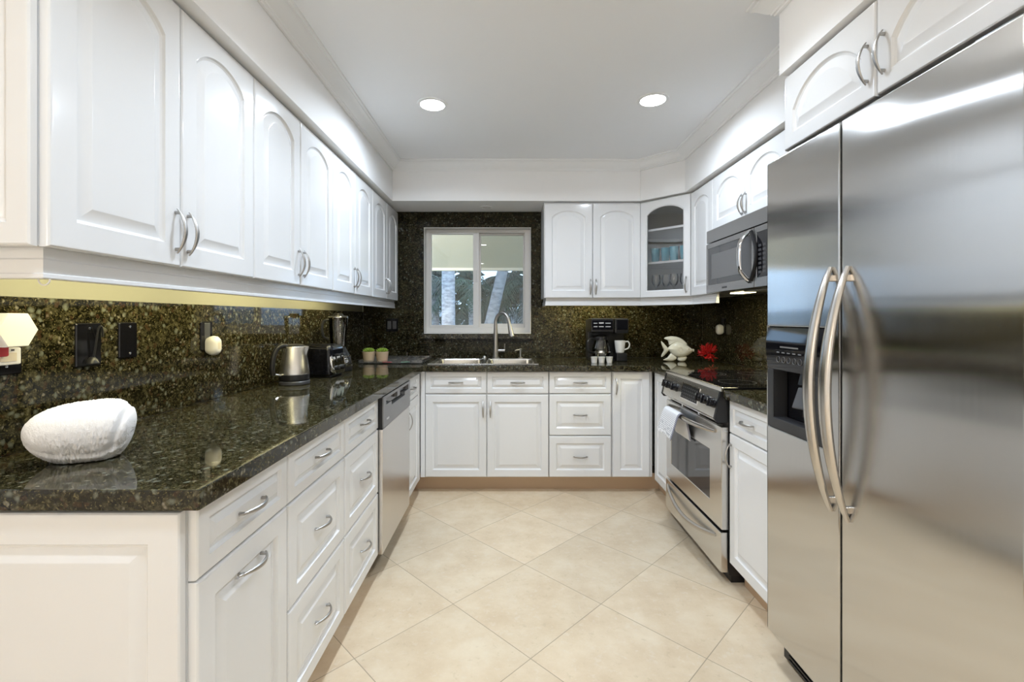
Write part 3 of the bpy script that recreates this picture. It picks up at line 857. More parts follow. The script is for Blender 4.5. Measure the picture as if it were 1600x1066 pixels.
tag(tw, 'white tea towel with grey stripes folded over the oven door handle', 'towel')

# ------------------------------------------------------------------ microwave (front faces -x)
MX = 1.245
t = thing('microwave', 'stainless over-the-range microwave with smoked glass door', 'microwave', (MX, 2.898, 1.402), -PI / 2)
MW = .756
mkbox('body', 'darkgrey', t, (.004, MW - .004, .03, XR - MX - .004, 0, .385), .003)
bm = bmesh.new(); box(bm, 0, MW, -.002, .03, .312, .390, .004, 2); obj('vent_grille', bm, 'mwsteel', t)
bm = bmesh.new()
WX, WXe = .022, .54
cells(bm, [0, WX, WXe, .562], [.002, .052, .275, .306], lambda u, v: not (WX < u < WXe and .052 < v < .275), -.004, .028, 'xzy', bev=.003)
mdoor = obj('door', bm, 'mwsteel', t)
mkbox('door_glass', 'mwglass', mdoor, (WX + .0005, WXe - .0005, -.002, .02, .0525, .2745))
mkbox('door_screen', 'grey', mdoor, (WX + .05, WXe - .10, -.0028, -.001, .085, .235), .001)
bm = bmesh.new()
cells(bm, [.566, .59, .735, MW], [.002, .052, .275, .306], lambda u, v: not (.59 < u < .735 and .052 < v < .275), -.004, .028, 'xzy', bev=.003); mp = obj('control_panel', bm, 'mwsteel', t)
mkbox('keypad', 'blackgloss', mp, (.5905, .7345, -.003, .02, .0525, .2745))
for k in range(7):
    for j in range(3): mkbox('key_print', 'darkgrey', mp, (.605 + j * .04, .632 + j * .04, -.0037, -.0025, .07 + k * .022, .082 + k * .022))
bm = bmesh.new(); pts = smooth_path([(.50, -.004, .034), (.50, -.022, .050), (.50, -.050, .085), (.50, -.060, .125), (.50, -.060, .205), (.50, -.050, .245), (.50, -.022, .280), (.50, -.004, .296)], 4)
tube(bm, pts, .0095, 12, True, 1.0); 
for v in bm.verts: v.co.x = .525 + (v.co.x - .50) * 1.7
obj('handle', bm, 'chrome', mdoor)
bm = bmesh.new()
pts = [(.545 + .050 * math.sin(PI * q), -.008, .04 + .25 * q) for q in [k / 14 for k in range(15)]]
tube(bm, pts, .010, 8); obj('handle_grip', bm, 'black', mdoor)
for k in range(6): mkbox('logo', 'darkgrey', mdoor, (.215 + k * .0105, .223 + k * .0105, -.0047, -.0035, .020, .030))
bm = bmesh.new(); box(bm, .10, .26, .10, .17, -.006, .0); ml = obj('lamp_lens', bm, 'striplens', t)
mkbox('filter_plate', 'ledsteel', t, (.30, .56, .08, .24, -.005, 0))
mkbox('lamp_lens', 'striplens', t, (.50, .70, .26, .33, -.006, 0))

# ------------------------------------------------------------------ sink, faucet, soap dispenser
t = thing('sink', 'stainless steel double-bowl sink set into the granite below the window', 'sink', (0, 0, 0))
bx = [(SX0 + .03, -.205), (-.165, SX1 - .03)]; by0, by1 = SY0 + .03, SY1 - .105
bm = bmesh.new()
cells(bm, [SX0, bx[0][0], bx[0][1], bx[1][0], bx[1][1], SX1], [SY0, by0, by1, SY1], lambda u, v: not (by0 < v < by1 and (bx[0][0] < u < bx[0][1] or bx[1][0] < u < bx[1][1])), CT + .0005, CT + .007, 'xyz', bev=.003)
obj('rim', bm, 'sink', t)
for a, b2 in bx:
    cx, cy, w_, d_ = (a + b2) / 2, (by0 + by1) / 2, b2 - a, by1 - by0
    bm = bmesh.new(); loops = []
    for s_, z in ((0.004, CT + .006), (0, CT - .004), (-.012, CT - .13), (-.03, CT - .165), (-.07, CT - .178), (-.30, CT - .182)):
        loops.append([(x, y, z) for x, y in rrect(cx, cy, max(.04, w_ + s_), max(.04, d_ + s_), .045 if s_ > -.2 else .015)])
    loft(bm, loops, False, True); bw = obj('bowl', bm, 'sink', t, sharp=60)
    md = bw.modifiers.new('thickness', 'SOLIDIFY'); md.thickness = .0012; md.offset = 0
    bm = bmesh.new(); lathe(bm, [(.042, CT - .1825), (.042, CT - .1795), (.03, CT - .1795), (.025, CT - .1815)], 24, c=(cx, cy)); obj('drain', bm, 'chrome', t)
RZ = CT + .0072
t = thing('faucet', 'tall brushed nickel pull-down kitchen faucet with gooseneck spout', 'faucet', (-.108, 3.785, RZ))
bm = bmesh.new(); lathe(bm, [(.031, 0), (.031, .006), (.024, .012), (.0225, .11), (.019, .19), (.0155, .25), (.0135, .30)], 24); obj('body', bm, 'nickel', t)
bm = bmesh.new()
d_ = Vector((.147, -.09, 0)).normalized(); P = lambda s_, z: (d_.x * s_, d_.y * s_, z)
pts = smooth_path([P(0, .28), P(.002, .31), P(.020, .348), P(.052, .369), P(.085, .366), P(.112, .340), P(.126, .30), P(.134, .265)], 5)
tube(bm, pts, .0135, 14); obj('gooseneck', bm, 'nickel', t)
bm = bmesh.new(); tube(bm, [P(.133, .27), P(.137, .25), P(.150, .195), P(.155, .178), P(.1555, .176)], [.0145, .0165, .0215, .0225, .015], 16); sh = obj('spray_head', bm, 'nickel', t)
bm = bmesh.new(); tube(bm, [(.018, 0, .062), (.075, -.004, .062)], .0125, 14); tube(bm, [(.073, -.004, .066), (.075, -.004, .118)], [.006, .0045], 10); obj('lever', bm, 'nickel', t)
t = thing('soap_dispenser', 'small brushed nickel soap dispenser pump right of the faucet', 'soap dispenser', (.096, 3.79, RZ))
bm = bmesh.new(); lathe(bm, [(.018, 0), (.018, .005), (.009, .010), (.009, .058), (.011, .062), (.011, .076), (.006, .08)], 18); obj('pump_body', bm, 'nickel', t)
bm = bmesh.new(); tube(bm, [(0, 0, .070), (-.03, -.02, .068), (-.046, -.03, .063)], [.005, .0045, .0035], 10); obj('nozzle', bm, 'nickel', t)
t = tag(obj('hole_cover', (lambda b_: (lathe(b_, [(.017, 0), (.017, .006), (.010, .016), (.004, .018)], 18), b_)[1])(bmesh.new()), 'nickel', loc=(-.20, 3.79, RZ)), 'small round metal button on the sink deck left of the faucet', 'sink cap')

# ------------------------------------------------------------------ things on the left worktop
Z0 = CT + .0005
# rolled towel
bm = bmesh.new(); nu, nv = 120, 90; loops = []
hl, rad = .101, .071
for i in range(nu + 1):
    q = i / nu * 2 - 1; s = hl * q
    prof = max(0.0, 1 - abs(q) ** (2.3 if q < 0 else 3.6)) ** .5
    prof = max(prof, .02)
    lp = []
    for k in range(nv):
        a = 2 * PI * k / nv
        y = math.cos(a) * rad * prof * (1 + .08 * q); z = math.sin(a) * rad * prof * (1.0 + .13 * q)
        # spiral lip: the free edge of the roll
        lip = .006 * (1 if (a > PI * 1.22 and a < PI * 1.72) else 0) * prof
        rr_ = math.hypot(y, z); nz0 = 0; f_ = (rr_ + lip) / rr_ if rr_ > 1e-5 else 1
        nz = (random.random() - .5) * .0030
        y, z = y * f_ + nz, z * f_ + nz
        # fold at the right end
        dent = .013 * math.exp(-((q - .72 - .10 * math.sin(a * 1.0)) / .055) ** 2) * max(0, math.cos(a - 2.5)) ** .6 * prof
        y -= math.cos(a) * dent; z -= math.sin(a) * dent
        z = max(z, -rad * .90) if abs(q) < .8 else z
        lp.append((s + .012 * (z / rad) * q, y, z + rad * .90 + (.018 * (q < -0.0) * q * -0.0)))
    loops.append(lp)
loft(bm, loops)
tw = obj('rolled_towel', bm, 'terry', loc=(-1.018, 1.098, Z0 + .001), sharp=180)
for v in tw.data.vertices: v.co.z = max(v.co.z, 0)
tw.rotation_euler = (0, 0, math.atan2(.52, .85))
tag(tw, 'thick white terry hand towel rolled up on the near end of the granite worktop', 'towel')

# kettle
t = thing('kettle', 'brushed steel electric kettle with black handle beside the toaster', 'kettle', (-1.088, 2.34, Z0))
bm = bmesh.new(); lathe(bm, [(.070, 0), (.073, .004), (.073, .016), (.069, .020)], 36); obj('power_base', bm, 'darkgrey', t)
bm = bmesh.new(); lathe(bm, [(.068, .021), (.071, .025), (.0712, .048), (.070, .052)], 36); obj('foot_band', bm, 'black', t)
bm = bmesh.new(); lathe(bm, [(.0705, .0525), (.0705, .06), (.067, .09), (.060, .135), (.054, .168), (.051, .188), (.049, .192)], 40)
for v in bm.verts:                                   # pull the rim out into a pouring lip
    if v.co.z > .14 and v.co.x > .02: v.co.x += (v.co.z - .14) * .45 * max(0, 1 - abs(v.co.y) / .03)
obj('body', bm, 'steel', t)
bm = bmesh.new(); lathe(bm, [(.047, .1925), (.046, .197), (.036, .202), (.012, .204)], 32); kl = obj('lid', bm, 'black', t)
bm = bmesh.new()
hd = Vector((-.60, -.80, 0)).normalized(); P = lambda s_, z: (hd.x * s_, hd.y * s_, z)
pts = smooth_path([P(.040, .194), P(.068, .196), P(.092, .178), P(.108, .135), P(.113, .085), P(.108, .055)], 5); tube(bm, pts, [.012] * 4 + [.0125] * (len(pts) - 4), 12, True, 1.0)
obj('handle', bm, 'black', t)
bm = bmesh.new(); tube(bm, [P(.108, .06), P(.070, .050)], .007, 10); obj('handle_brace', bm, 'chrome', t)

# toaster
t = thing('toaster', 'glossy black toaster with chrome end panel beside the kettle', 'toaster', (-1.094, 2.665, Z0), R(-4))
bm = bmesh.new(); lp = []
for s_, z in ((-.01, .012), (0, .02), (0, .15), (-.006, .168), (-.02, .178), (-.05, .182)):
    lp.append([(x, y, z) for x, y in rrect(0, 0, .222 + s_, .182 + s_, .03)])
loft(bm, lp); obj('shell', bm, 'blackgloss', t)
bm = bmesh.new(); box(bm, -.10, .10, -.08, .08, 0, .014, .004); obj('base', bm, 'black', t)
bm = bmesh.new(); lp = []
for k in range(13):                                     # bowed chrome end, leaning back towards its top
    z = .020 + .154 * k / 12; q = abs(k / 12 * 2 - 1); hw = .083 - .016 * q ** 6; xf = .121 - 1.05 * (z - .02) ** 2
    lp.append([(.085, -hw, z), (xf - .010, -hw, z), (xf - .003, -hw + .006, z), (xf, -hw + .02, z), (xf, hw - .02, z), (xf - .003, hw - .006, z), (xf - .010, hw, z), (.085, hw, z)])
loft(bm, lp); ep = obj('end_panel', bm, 'chrome', t, sharp=60)
for y in (-.032, .032):
    mkbox('slot', 'black', t, (-.075, .075, y - .013, y + .013, .178, .1835))
    bm = bmesh.new(); box(bm, .100, .136, y - .018, y + .018, .120, .130, .003, 2); obj('lever', bm, 'black', ep)
    bm = bmesh.new(); lathe(bm, [(.014, .114), (.014, .132), (.010, .135)], 18, axis='x', o=(0, y, .052)); obj('dial', bm, 'black', ep)
    mkbox('lever_track', 'black', ep, (.108, .1165, y - .002, y + .002, .085, .118))

# blender
t = thing('blender', 'countertop blender with clear jar standing behind the toaster', 'blender', (-1.085, 2.93, Z0))
bm = bmesh.new(); lathe(bm, [(.082, 0), (.086, .006), (.086, .03)], 32); obj('foot_ring', bm, 'black', t)
bm = bmesh.new(); lathe(bm, [(.0865, .031), (.0868, .043), (.084, .045)], 32); obj('trim_ring', bm, 'chrome', t)
bm = bmesh.new(); lathe(bm, [(.084, .046), (.078, .075), (.074, .09)], 32); obj('motor_base', bm, 'black', t)
bm = bmesh.new(); lathe(bm, [(.073, .0905), (.070, .10), (.058, .125), (.047, .142), (.046, .150)], 32); obj('collar', bm, 'black', t)
bm = bmesh.new(); lathe(bm, [(.0735, .0895), (.0745, .093), (.0735, .0985)], 32, cap0=False, cap1=False); obj('trim_ring', bm, 'chrome', t)
bm = bmesh.new()
def oct_(r_, z, n_=32): return [(r_ * (1 + .06 * math.cos(4 * 2 * PI * k / n_)) * math.cos(2 * PI * k / n_), r_ * (1 + .06 * math.cos(4 * 2 * PI * k / n_)) * math.sin(2 * PI * k / n_), z) for k in range(n_)]
loft(bm, [oct_(.042, .151), oct_(.045, .158), oct_(.052, .25), (oct_(.059, .335)), oct_(.056, .335), oct_(.049, .25), oct_(.042, .162)], True, True); jar = obj('jar', bm, 'glass', t)
bm = bmesh.new(); lathe(bm, [(.060, .336), (.061, .342), (.058, .350), (.03, .352), (.028, .362), (.024, .364)], 28); obj('jar_lid', bm, 'black', t)
bm = bmesh.new(); lathe(bm, [(.0605, .3355), (.0625, .338), (.0625, .341), (.0605, .3435)], 28); obj('rim_band', bm, 'chrome', t)
bm = bmesh.new(); tube(bm, smooth_path([(-.05, -.025, .325), (-.075, -.038, .315), (-.085, -.043, .27), (-.078, -.039, .22), (-.05, -.026, .20)], 5), .008, 10); obj('jar_handle', bm, 'black', t)
bm = bmesh.new()
for k in range(4): a = k * PI / 2 + .3; tube(bm, [(0, 0, .162), (.014 * math.cos(a), .014 * math.sin(a), .168), (.026 * math.cos(a), .026 * math.sin(a), .178)], [.005, .004, .0015], 6)
obj('blade', bm, 'chrome', t)
bm = bmesh.new(); lathe(bm, [(.020, -.079), (.020, -.090), (.014, -.093)], 18, axis='y', o=(0, 0, .066)); kb = obj('control_knob', bm, 'chrome', t); kb.rotation_euler = (0, 0, R(50))

# acrylic tray with two succulents
t = thing('acrylic_tray', 'clear acrylic tray with red and green prints holding two small succulents', 'tray', (-.865, 3.575, Z0))
tx, ty = .235, .205
bm = bmesh.new(); box(bm, -tx, tx, -ty, ty, .003, .008, .002); obj('tray_floor', bm, 'acrylic', t)
bm = bmesh.new(); cells(bm, [-tx, -tx + .006, tx - .006, tx], [-ty, -ty + .006, ty - .006, ty], lambda u, v: not (abs(u) < tx - .006 and abs(v) < ty - .006), .008, .026, 'xyz'); obj('tray_rim', bm, 'acrylic', t)
for sx in (-1, 1):
    for sy in (-1, 1):
        bm = bmesh.new(); lathe(bm, [(.008, 0), (.008, .003)], 12, c=(sx * (tx - .02), sy * (ty - .02))); obj('foot', bm, 'acrylic', t)
for hx, hy in ((.03, ty - .003), (-.11, -ty + .003)):
    bm = bmesh.new(); box(bm, hx - .005, hx + .005, hy - .003, hy + .003, .026, .055, .002); obj('tray_post', bm, 'acrylic', t)
def flower(cx, cy, r_, m, k_=5):
    b_ = bmesh.new()
    for k in range(k_):
        a = 2 * PI * k / k_
        lathe(b_, [(r_ * .5, .008), (r_ * .5, .0095), (r_ * .3, .010)], 10, c=(cx + math.cos(a) * r_ * .55, cy + math.sin(a) * r_ * .55))
    obj('flower_print', b_, m, t)
flower(-.035, -.165, .036, 'redfilm'); flower(.095, -.15, .034, 'greenfilm')
def succulent(x, y, label, first=True):
    t = thing('potted_succulent', label, 'plant', (x, y, Z0 + .009), 0, 'potted succulents')
    b_ = bmesh.new(); lathe(b_, [(.034, 0), (.038, .004), (.044, .045), (.0465, .075), (.044, .0765), (.042, .068), (.030, .066)], 28); obj('pot', b_, 'pot', t)
    b_ = bmesh.new(); lathe(b_, [(.040, .060), (.041, .069), (.01, .073)], 20); obj('soil', b_, 'soil', t)
    b_ = bmesh.new()
    for ring, (n_, rr_, el, ln) in enumerate(((10, .014, 28, .036), (9, .011, 48, .036), (8, .008, 66, .034), (5, .004, 80, .032))):
        for k in range(n_):
            a = 2 * PI * (k + .5 * (ring % 2)) / n_ + random.uniform(-.1, .1); e = R(el)
            d = Vector((math.cos(a) * math.cos(e), math.sin(a) * math.cos(e), math.sin(e))); o_ = Vector((math.cos(a) * rr_, math.sin(a) * rr_, .072))
            tube(b_, [o_, o_ + d * ln * .4, o_ + d * ln * .8, o_ + d * ln], [.004, .0072, .005, .0008], 7)
    obj('leaves', b_, 'succulent', t)
    return t
succulent(-1.045, 3.44, 'small green succulent in sand-coloured pot, left one of the pair on the tray')
succulent(-.945, 3.44, 'small green succulent in sand-coloured pot, right one of the pair on the tray')

# ------------------------------------------------------------------ wall plates on the left backsplash (local frame: front faces -y, rotated to face +x)
def plate(name, label, loc, rotz, w, h, group='black wall plates', m='blackgloss', screws=((.0, .04), (.0, -.04))):
    t = thing(name, label, 'wall plate', loc, rotz, group)
    b_ = bmesh.new(); lp = [[(x, y, z) for x, z in rrect(0, 0, w + s_, h + s_, .004, 3)] for y, s_ in ((0, 0), (-.003, 0), (-.0055, -.005))]
    loft(b_, lp); obj('plate', b_, m, t)
    for x, z in screws:
        b_ = bmesh.new(); lathe(b_, [(.0035, -.0050), (.0035, -.0066), (.002, -.007)], 10, axis='y', o=(x, 0, z)); obj('screw', b_, 'chrome', t)
    return t
def socket(t, z=0, m='black'):
    mkbox('socket_face', m, t, (-.017, .017, -.0075, -.004, z - .034, z + .034), .002)
p1 = plate('outlet_plate', 'black outlet plate at the far left with two white plug-in devices', (XL + .0005, 1.118, 1.172), PI / 2, .075, .122); socket(p1)
t = thing('plug_in_freshener', 'white hexagonal plug-in device on the leftmost outlet', 'plug-in device', (XL, 1.068, 1.222), PI / 2)
bm = bmesh.new(); hexp = [(.0465 * math.cos(PI * k / 3), .0465 * math.sin(PI * k / 3)) for k in range(6)]
loft(bm, [[(x * s_, y, z * s_ * .97) for x, z in hexp] for y, s_ in ((-.070, 1), (-.085, 1), (-.089, .95))]); obj('face_plate', bm, 'whiteplastic', t)
bm = bmesh.new(); loft(bm, [[(x * s_, y, z * s_ * .97) for x, z in hexp] for y, s_ in ((-.018, .62), (-.03, .8), (-.0695, .9))]); obj('housing', bm, 'cream', t)
mkbox('refill', 'redfilm', t, (-.022, .006, -.062, -.008, -.062, -.03), .004)
t = thing('plug_in_sensor', 'white plug-in night light with square window below the hexagonal device', 'night light', (XL + .005, 1.082, 1.16), PI / 2)
bm = bmesh.new(); box(bm, -.030, .030, -.045, -.004, -.021, .020, .004, 2); obj('housing', bm, 'whiteplastic', t)
mkbox('window', 'cream', t, (-.018, .018, -.0465, -.044, -.013, .008), .001)
mkbox('indicator', 'darkgrey', t, (.006, .012, -.0465, -.044, .012, .016))
p2 = plate('wall_plate', 'wide black wall plate with a looped cord, between two other plates', (XL + .0005, 1.3395, 1.172), PI / 2, .081, .126, screws=((.0, .048), (.0, -.040)))
bm = bmesh.new(); tube(bm, smooth_path([(.006, -.012, -.040), (.009, -.016, .0), (.010, -.020, .035), (.014, -.022, .052), (.022, -.022, .050), (.030, -.018, .022)], 6), .0028, 8); obj('cord', bm, 'black', p2)
bm = bmesh.new(); lathe(bm, [(.016, -.054), (.013, -.044), (.006, -.036)], 16, c=(.004, -.010)); obj('plug', bm, 'black', p2)
plate('wall_plate', 'blank black wall plate with two bright screws on the left backsplash', (XL + .0005, 1.478, 1.179), PI / 2, .070, .114, screws=((.005, .043), (.005, -.043)))
def night_light(label, loc, rotz):
    t = thing('night_light', label, 'night light', loc, rotz, 'oval white night lights')
    b_ = bmesh.new(); lp = []
    for y, s_ in ((0, .80), (-.010, .93), (-.022, 1.0), (-.034, .93), (-.042, .75), (-.046, .45)):
        lp.append([(x * s_, y, z * s_) for x, z in rrect(0, 0, .052, .080, .025, 6)])
    loft(b_, lp); obj('housing', b_, 'whiteplastic', t)
    b_ = bmesh.new()
    for k in range(5): box(b_, -.010 + k * .004, -.008 + k * .004, -.0462, -.030, -.014, .012)
    obj('vents', b_, 'cream', t)
    return t
p3 = plate('outlet_plate', 'black outlet plate left of the kettle carrying a white night light', (XL + .0005, 1.862, 1.178), PI / 2, .072, .116, screws=()); socket(p3, .018, 'darkgrey')
night_light('oval white night light plugged in on the left backsplash before the kettle', (XL + .008, 1.866, 1.138), PI / 2)
p4 = plate('outlet_plate', 'dark double outlet plate on the back wall left of the window', (-.983, YB - .0005, 1.19), 0, .10, .108, screws=((-.022, 0), (.022, 0)))
for x in (-.022, .022): mkbox('socket_face', 'darkgrey', p4, (x - .015, x + .015, -.0075, -.004, -.033, .033), .002)
p5 = plate('outlet_plate', 'black outlet plate on the right backsplash above the red coral', (XR - .0005, 3.50, 1.19), -PI / 2, .07, .114, screws=()); socket(p5, .02)
night_light('oval white night light plugged in on the right backsplash above the coral', (XR - .008, 3.50, 1.162), -PI / 2)

# ------------------------------------------------------------------ coffee corner
t = thing('coffee_maker', 'black two-way coffee maker with glass carafe in the back right corner', 'coffee maker', (.632, 3.56, Z0))
bm = bmesh.new(); box(bm, 0, .292, .13, .24, 0, .325, .012, 2); obj('tower', bm, 'black', t)
bm = bmesh.new(); box(bm, 0, .178, -.02, .15, .225, .333, .012, 2); hd_ = obj('brew_head', bm, 'black', t)
bm = bmesh.new(); box(bm, .008, .168, -.0225, -.015, .245, .318, .003); cpn = obj('control_panel', bm, 'blackgloss', hd_)
for r_, z in ((0, .292), (1, .266)):
    for k, (a, b2) in enumerate(((.020, .048), (.060, .096), (.110, .150))):
        mkbox('button_print', 'print', cpn, (a, b2, -.0235, -.022, z, z + (.010 if (k == 1 and r_ == 0) else .006)))
bm = bmesh.new(); box(bm, .182, .292, -.015, .15, .215, .333, .014, 2); ph = obj('pod_head', bm, 'black', t)
bm = bmesh.new(); box(bm, .192, .282, -.024, -.012, .245, .325, .006, 2); obj('pod_lid', bm, 'blackgloss', ph)
bm = bmesh.new(); box(bm, 0, .178, -.03, .14, 0, .022, .006); obj('warming_base', bm, 'black', t)
bm = bmesh.new(); lathe(bm, [(.062, .0222), (.062, .026), (.05, .027)], 30, c=(.09, .045)); obj('hot_plate', bm, 'darkgrey', t)
bm = bmesh.new(); box(bm, .20, .282, -.01, .13, 0, .063, .006, 2); obj('mug_stand', bm, 'black', t)
bm = bmesh.new(); lathe(bm, [(.045, .029), (.062, .034), (.072, .07), (.068, .11), (.052, .155), (.048, .168), (.050, .176), (.047, .176), (.045, .168), (.049, .155), (.065, .11), (.069, .07), (.06, .036), (.04, .032)], 32, c=(.09, .045)); cf = obj('carafe', bm, 'glass', t)
bm = bmesh.new(); lathe(bm, [(.051, .165), (.052, .178), (.050, .190), (.02, .196)], 28, c=(.09, .045)); obj('carafe_lid', bm, 'black', cf)
bm = bmesh.new(); tube(bm, smooth_path([(.045, .02, .172), (.0, -.005, .176), (-.024, -.018, .15), (-.026, -.018, .10), (-.006, -.006, .072), (.03, .012, .066)], 5), .008, 10); obj('carafe_handle', bm, 'black', cf)
bm = bmesh.new(); lathe(bm, [(.0735, .066), (.0742, .070), (.0735, .076)], 32, c=(.09, .045), cap0=False, cap1=False); obj('carafe_band', bm, 'chrome', cf)
t = thing('mug', 'white mug on the stand of the coffee maker', 'mug', (.868, 3.60, Z0 + .0635))
bm = bmesh.new(); lathe(bm, [(.026, 0), (.031, .003), (.036, .03), (.0415, .078), (.0425, .096), (.0395, .096), (.038, .08), (.033, .03), (.026, .007)], 30); obj('cup', bm, 'porcelain', t)
bm = bmesh.new(); tube(bm, smooth_path([(.038, 0, .084), (.062, 0, .088), (.075, 0, .066), (.066, 0, .038), (.036, 0, .024)], 5), .0055, 10); obj('handle', bm, 'porcelain', t)
for k, (px, py, pl) in enumerate(((.628, 3.455, 'left one of the white coffee pods before the coffee maker'), (.683, 3.452, 'middle one of the white coffee pods before the coffee maker'), (.742, 3.455, 'right one of the white coffee pods before the coffee maker'))):
    t = thing('coffee_pod', pl, 'coffee pod', (px + .012, py, Z0), 0, 'white coffee pods')
    bm = bmesh.new(); lathe(bm, [(.020, 0), (.0205, .002), (.0245, .042)], 22); obj('cup', bm, 'whiteplastic', t)
    bm = bmesh.new(); lathe(bm, [(.0272, .042), (.0272, .0445), (.02, .045)], 22); obj('foil_lid', bm, 'whiteplastic', t)

# ceramic fish: body and fins have real thickness
t = thing('ceramic_fish', 'white ceramic fish figurine standing beside the red coral', 'figurine', (1.298, 3.56, Z0), R(-4))
def puff(outline, th, name, parent, m='ceramic', rings=5, centre=None):
    """an outline filled out to a pillow of the given half thickness"""
    c_ = Vector(centre) if centre else sum((Vector(p) for p in outline), Vector((0, 0))) / len(outline)
    b_ = bmesh.new(); loops = []
    for sgn in (1, -1):
        rng = range(rings) if sgn == -1 else range(rings - 1, 0, -1)
        for k in rng:
            f_ = math.cos(k / rings * PI / 2); d_ = math.sin(k / rings * PI / 2)
            loops.append([(c_.x + (p[0] - c_.x) * f_, sgn * th * d_, c_.y + (p[1] - c_.y) * f_) for p in outline])
    loft(b_, loops); return obj(name, b_, m, parent, sharp=60)
def curve2(pts, sub=5):
    q = smooth_path([(x, z, 0) for x, z in pts] + [(pts[0][0], pts[0][1], 0)], sub)[:-1]
    return [(v.x, v.y) for v in q]
puff(curve2([(-.072, .098), (-.04, .135), (.0, .152), (.05, .142), (.095, .112), (.122, .085), (.095, .055), (.05, .032), (.0, .032), (-.04, .058)]), .036, 'body', t)
puff(curve2([(-.068, .105), (-.118, .158), (-.112, .118), (-.098, .085), (-.118, .045), (-.112, .032), (-.082, .058), (-.060, .088)], 3), .012, 'tail_fin', t, centre=(-.09, .092))
puff(curve2([(-.06, .125), (-.068, .160), (-.098, .178), (-.055, .194), (.0, .190), (.045, .170), (.080, .130), (.03, .135), (-.02, .140)], 3), .014, 'dorsal_fin', t, centre=(-.01, .158))
puff(curve2([(-.045, .065), (-.075, .028), (-.105, .010), (-.06, .001), (-.025, .004), (.0, .030)], 3), .013, 'anal_fin', t, centre=(-.045, .028))
puff(curve2([(.010, .040), (.004, .015), (.02, .001), (.05, .0005), (.068, .012), (.072, .040)], 3), .015, 'pelvic_fin', t, centre=(.038, .020))
bm = bmesh.new(); bmesh.ops.create_uvsphere(bm, u_segments=12, v_segments=8, radius=.006); obj('eye', bm, 'cream', t, loc=(.083, -.026, .100))
for k in range(2):
    bm = bmesh.new(); tube(bm, [(.118, 0, .092 - k * .010), (.128, 0, .090 - k * .008), (.131, 0, .0885 - k * .006)], [.007, .005, .003], 8); obj('lip', bm, 'ceramic', t)
bm = bmesh.new(); lathe(bm, [(.020, -.0385), (.0185, -.0372), (.017, -.0385)], 4, axis='y', o=(.018, .002, .092), cap0=False, cap1=False); obj('scale_mark', bm, 'cream', t)

# red coral
bm = bmesh.new(); rnd = random.Random(3)
def branch(p, d, L_, r_, lev):
    pts = [p]; dd = Vector(d)
    for k in range(4):
        dd = (dd + Vector((rnd.uniform(-.35, .35), rnd.uniform(-.35, .35), rnd.uniform(-.25, .35)))).normalized()
        q = pts[-1] + dd * L_ / 4; q.z = max(q.z, .006); pts.append(q)
    tube(bm, pts, [r_, r_ * .9, r_ * .8, r_ * .65, r_ * .3], 7)
    if lev:
        for k in (1, 2, 3):
            for j in range(2):
                d2 = (dd + Vector((rnd.uniform(-1, 1), rnd.uniform(-1, 1), rnd.uniform(-.5, .9)))).normalized()
                branch(pts[k].copy(), d2, L_ * .5, r_ * .75, lev - 1)
for k in range(34):
    a = 2 * PI * k * .382 + rnd.uniform(-.15, .15); el = math.asin(rnd.uniform(-.8, .98))
    d = Vector((math.cos(a) * math.cos(el), math.sin(a) * math.cos(el), math.sin(el)))
    branch(Vector((0, 0, .066)) + d * .008, d, .058, .0040, 1)
lathe(bm, [(.006, .03), (.016, .05), (.016, .07), (.006, .085)], 10)
for v in bm.verts: v.co.z = max(v.co.z, 0.0) * 1.12
tag(obj('coral', bm, 'red', loc=(1.497, 3.46, Z0), sharp=60), 'red branching coral ornament on the worktop behind the range', 'coral ornament')

# glassware in the corner cabinet
def tumbler_bm(r0, r1, h_):
    b_ = bmesh.new(); lathe(b_, [(r0, 0), (r0 + .001, .002), (r1, h_), (r1 - .002, h_), (r0 - .001, .010)], 20); return b_
cy_dir = Vector((dx / dl, dy / dl, 0)); inward = Vector((.707, .707, 0)); base = Vector((1.018, 3.558, 0))
proto = None
tl = ['leftmost', 'second from the left', 'third from the left', 'rightmost']
for k in range(4):
    p = base + cy_dir * (.085 + .075 * k) + inward * (.075 + .015 * (k % 2))
    if proto is None: o = proto = obj('tumbler', tumbler_bm(.026, .034, .105), 'blueglass')
    else: o = proto.copy(); COL.objects.link(o)
    o.location = (p.x, p.y, 1.6775)
    tag(o, 'blue glass tumbler on the middle shelf of the glass corner cabinet, ' + tl[k], 'tumbler', 'blue tumblers in the corner cabinet')
def goblet():
    b_ = bmesh.new(); lathe(b_, [(.030, 0), (.029, .003), (.006, .008), (.0045, .05), (.006, .062), (.024, .075), (.034, .10), (.034, .125), (.029, .155), (.0275, .155), (.0325, .125), (.0325, .10), (.02, .078), (.004, .068)], 20)
    return b_
proto = None
for k in range(4):
    p = base + cy_dir * (.088 + .072 * k) + inward * (.08 + .02 * (k % 2))
    if proto is None: o = proto = obj('wine_glass', goblet(), 'glass')
    else: o = proto.copy(); COL.objects.link(o)
    o.location = (p.x, p.y, zb + .0185)
    tag(o, 'clear wine glass on the bottom shelf of the glass corner cabinet, ' + tl[k], 'wine glass', 'wine glasses in the corner cabinet')

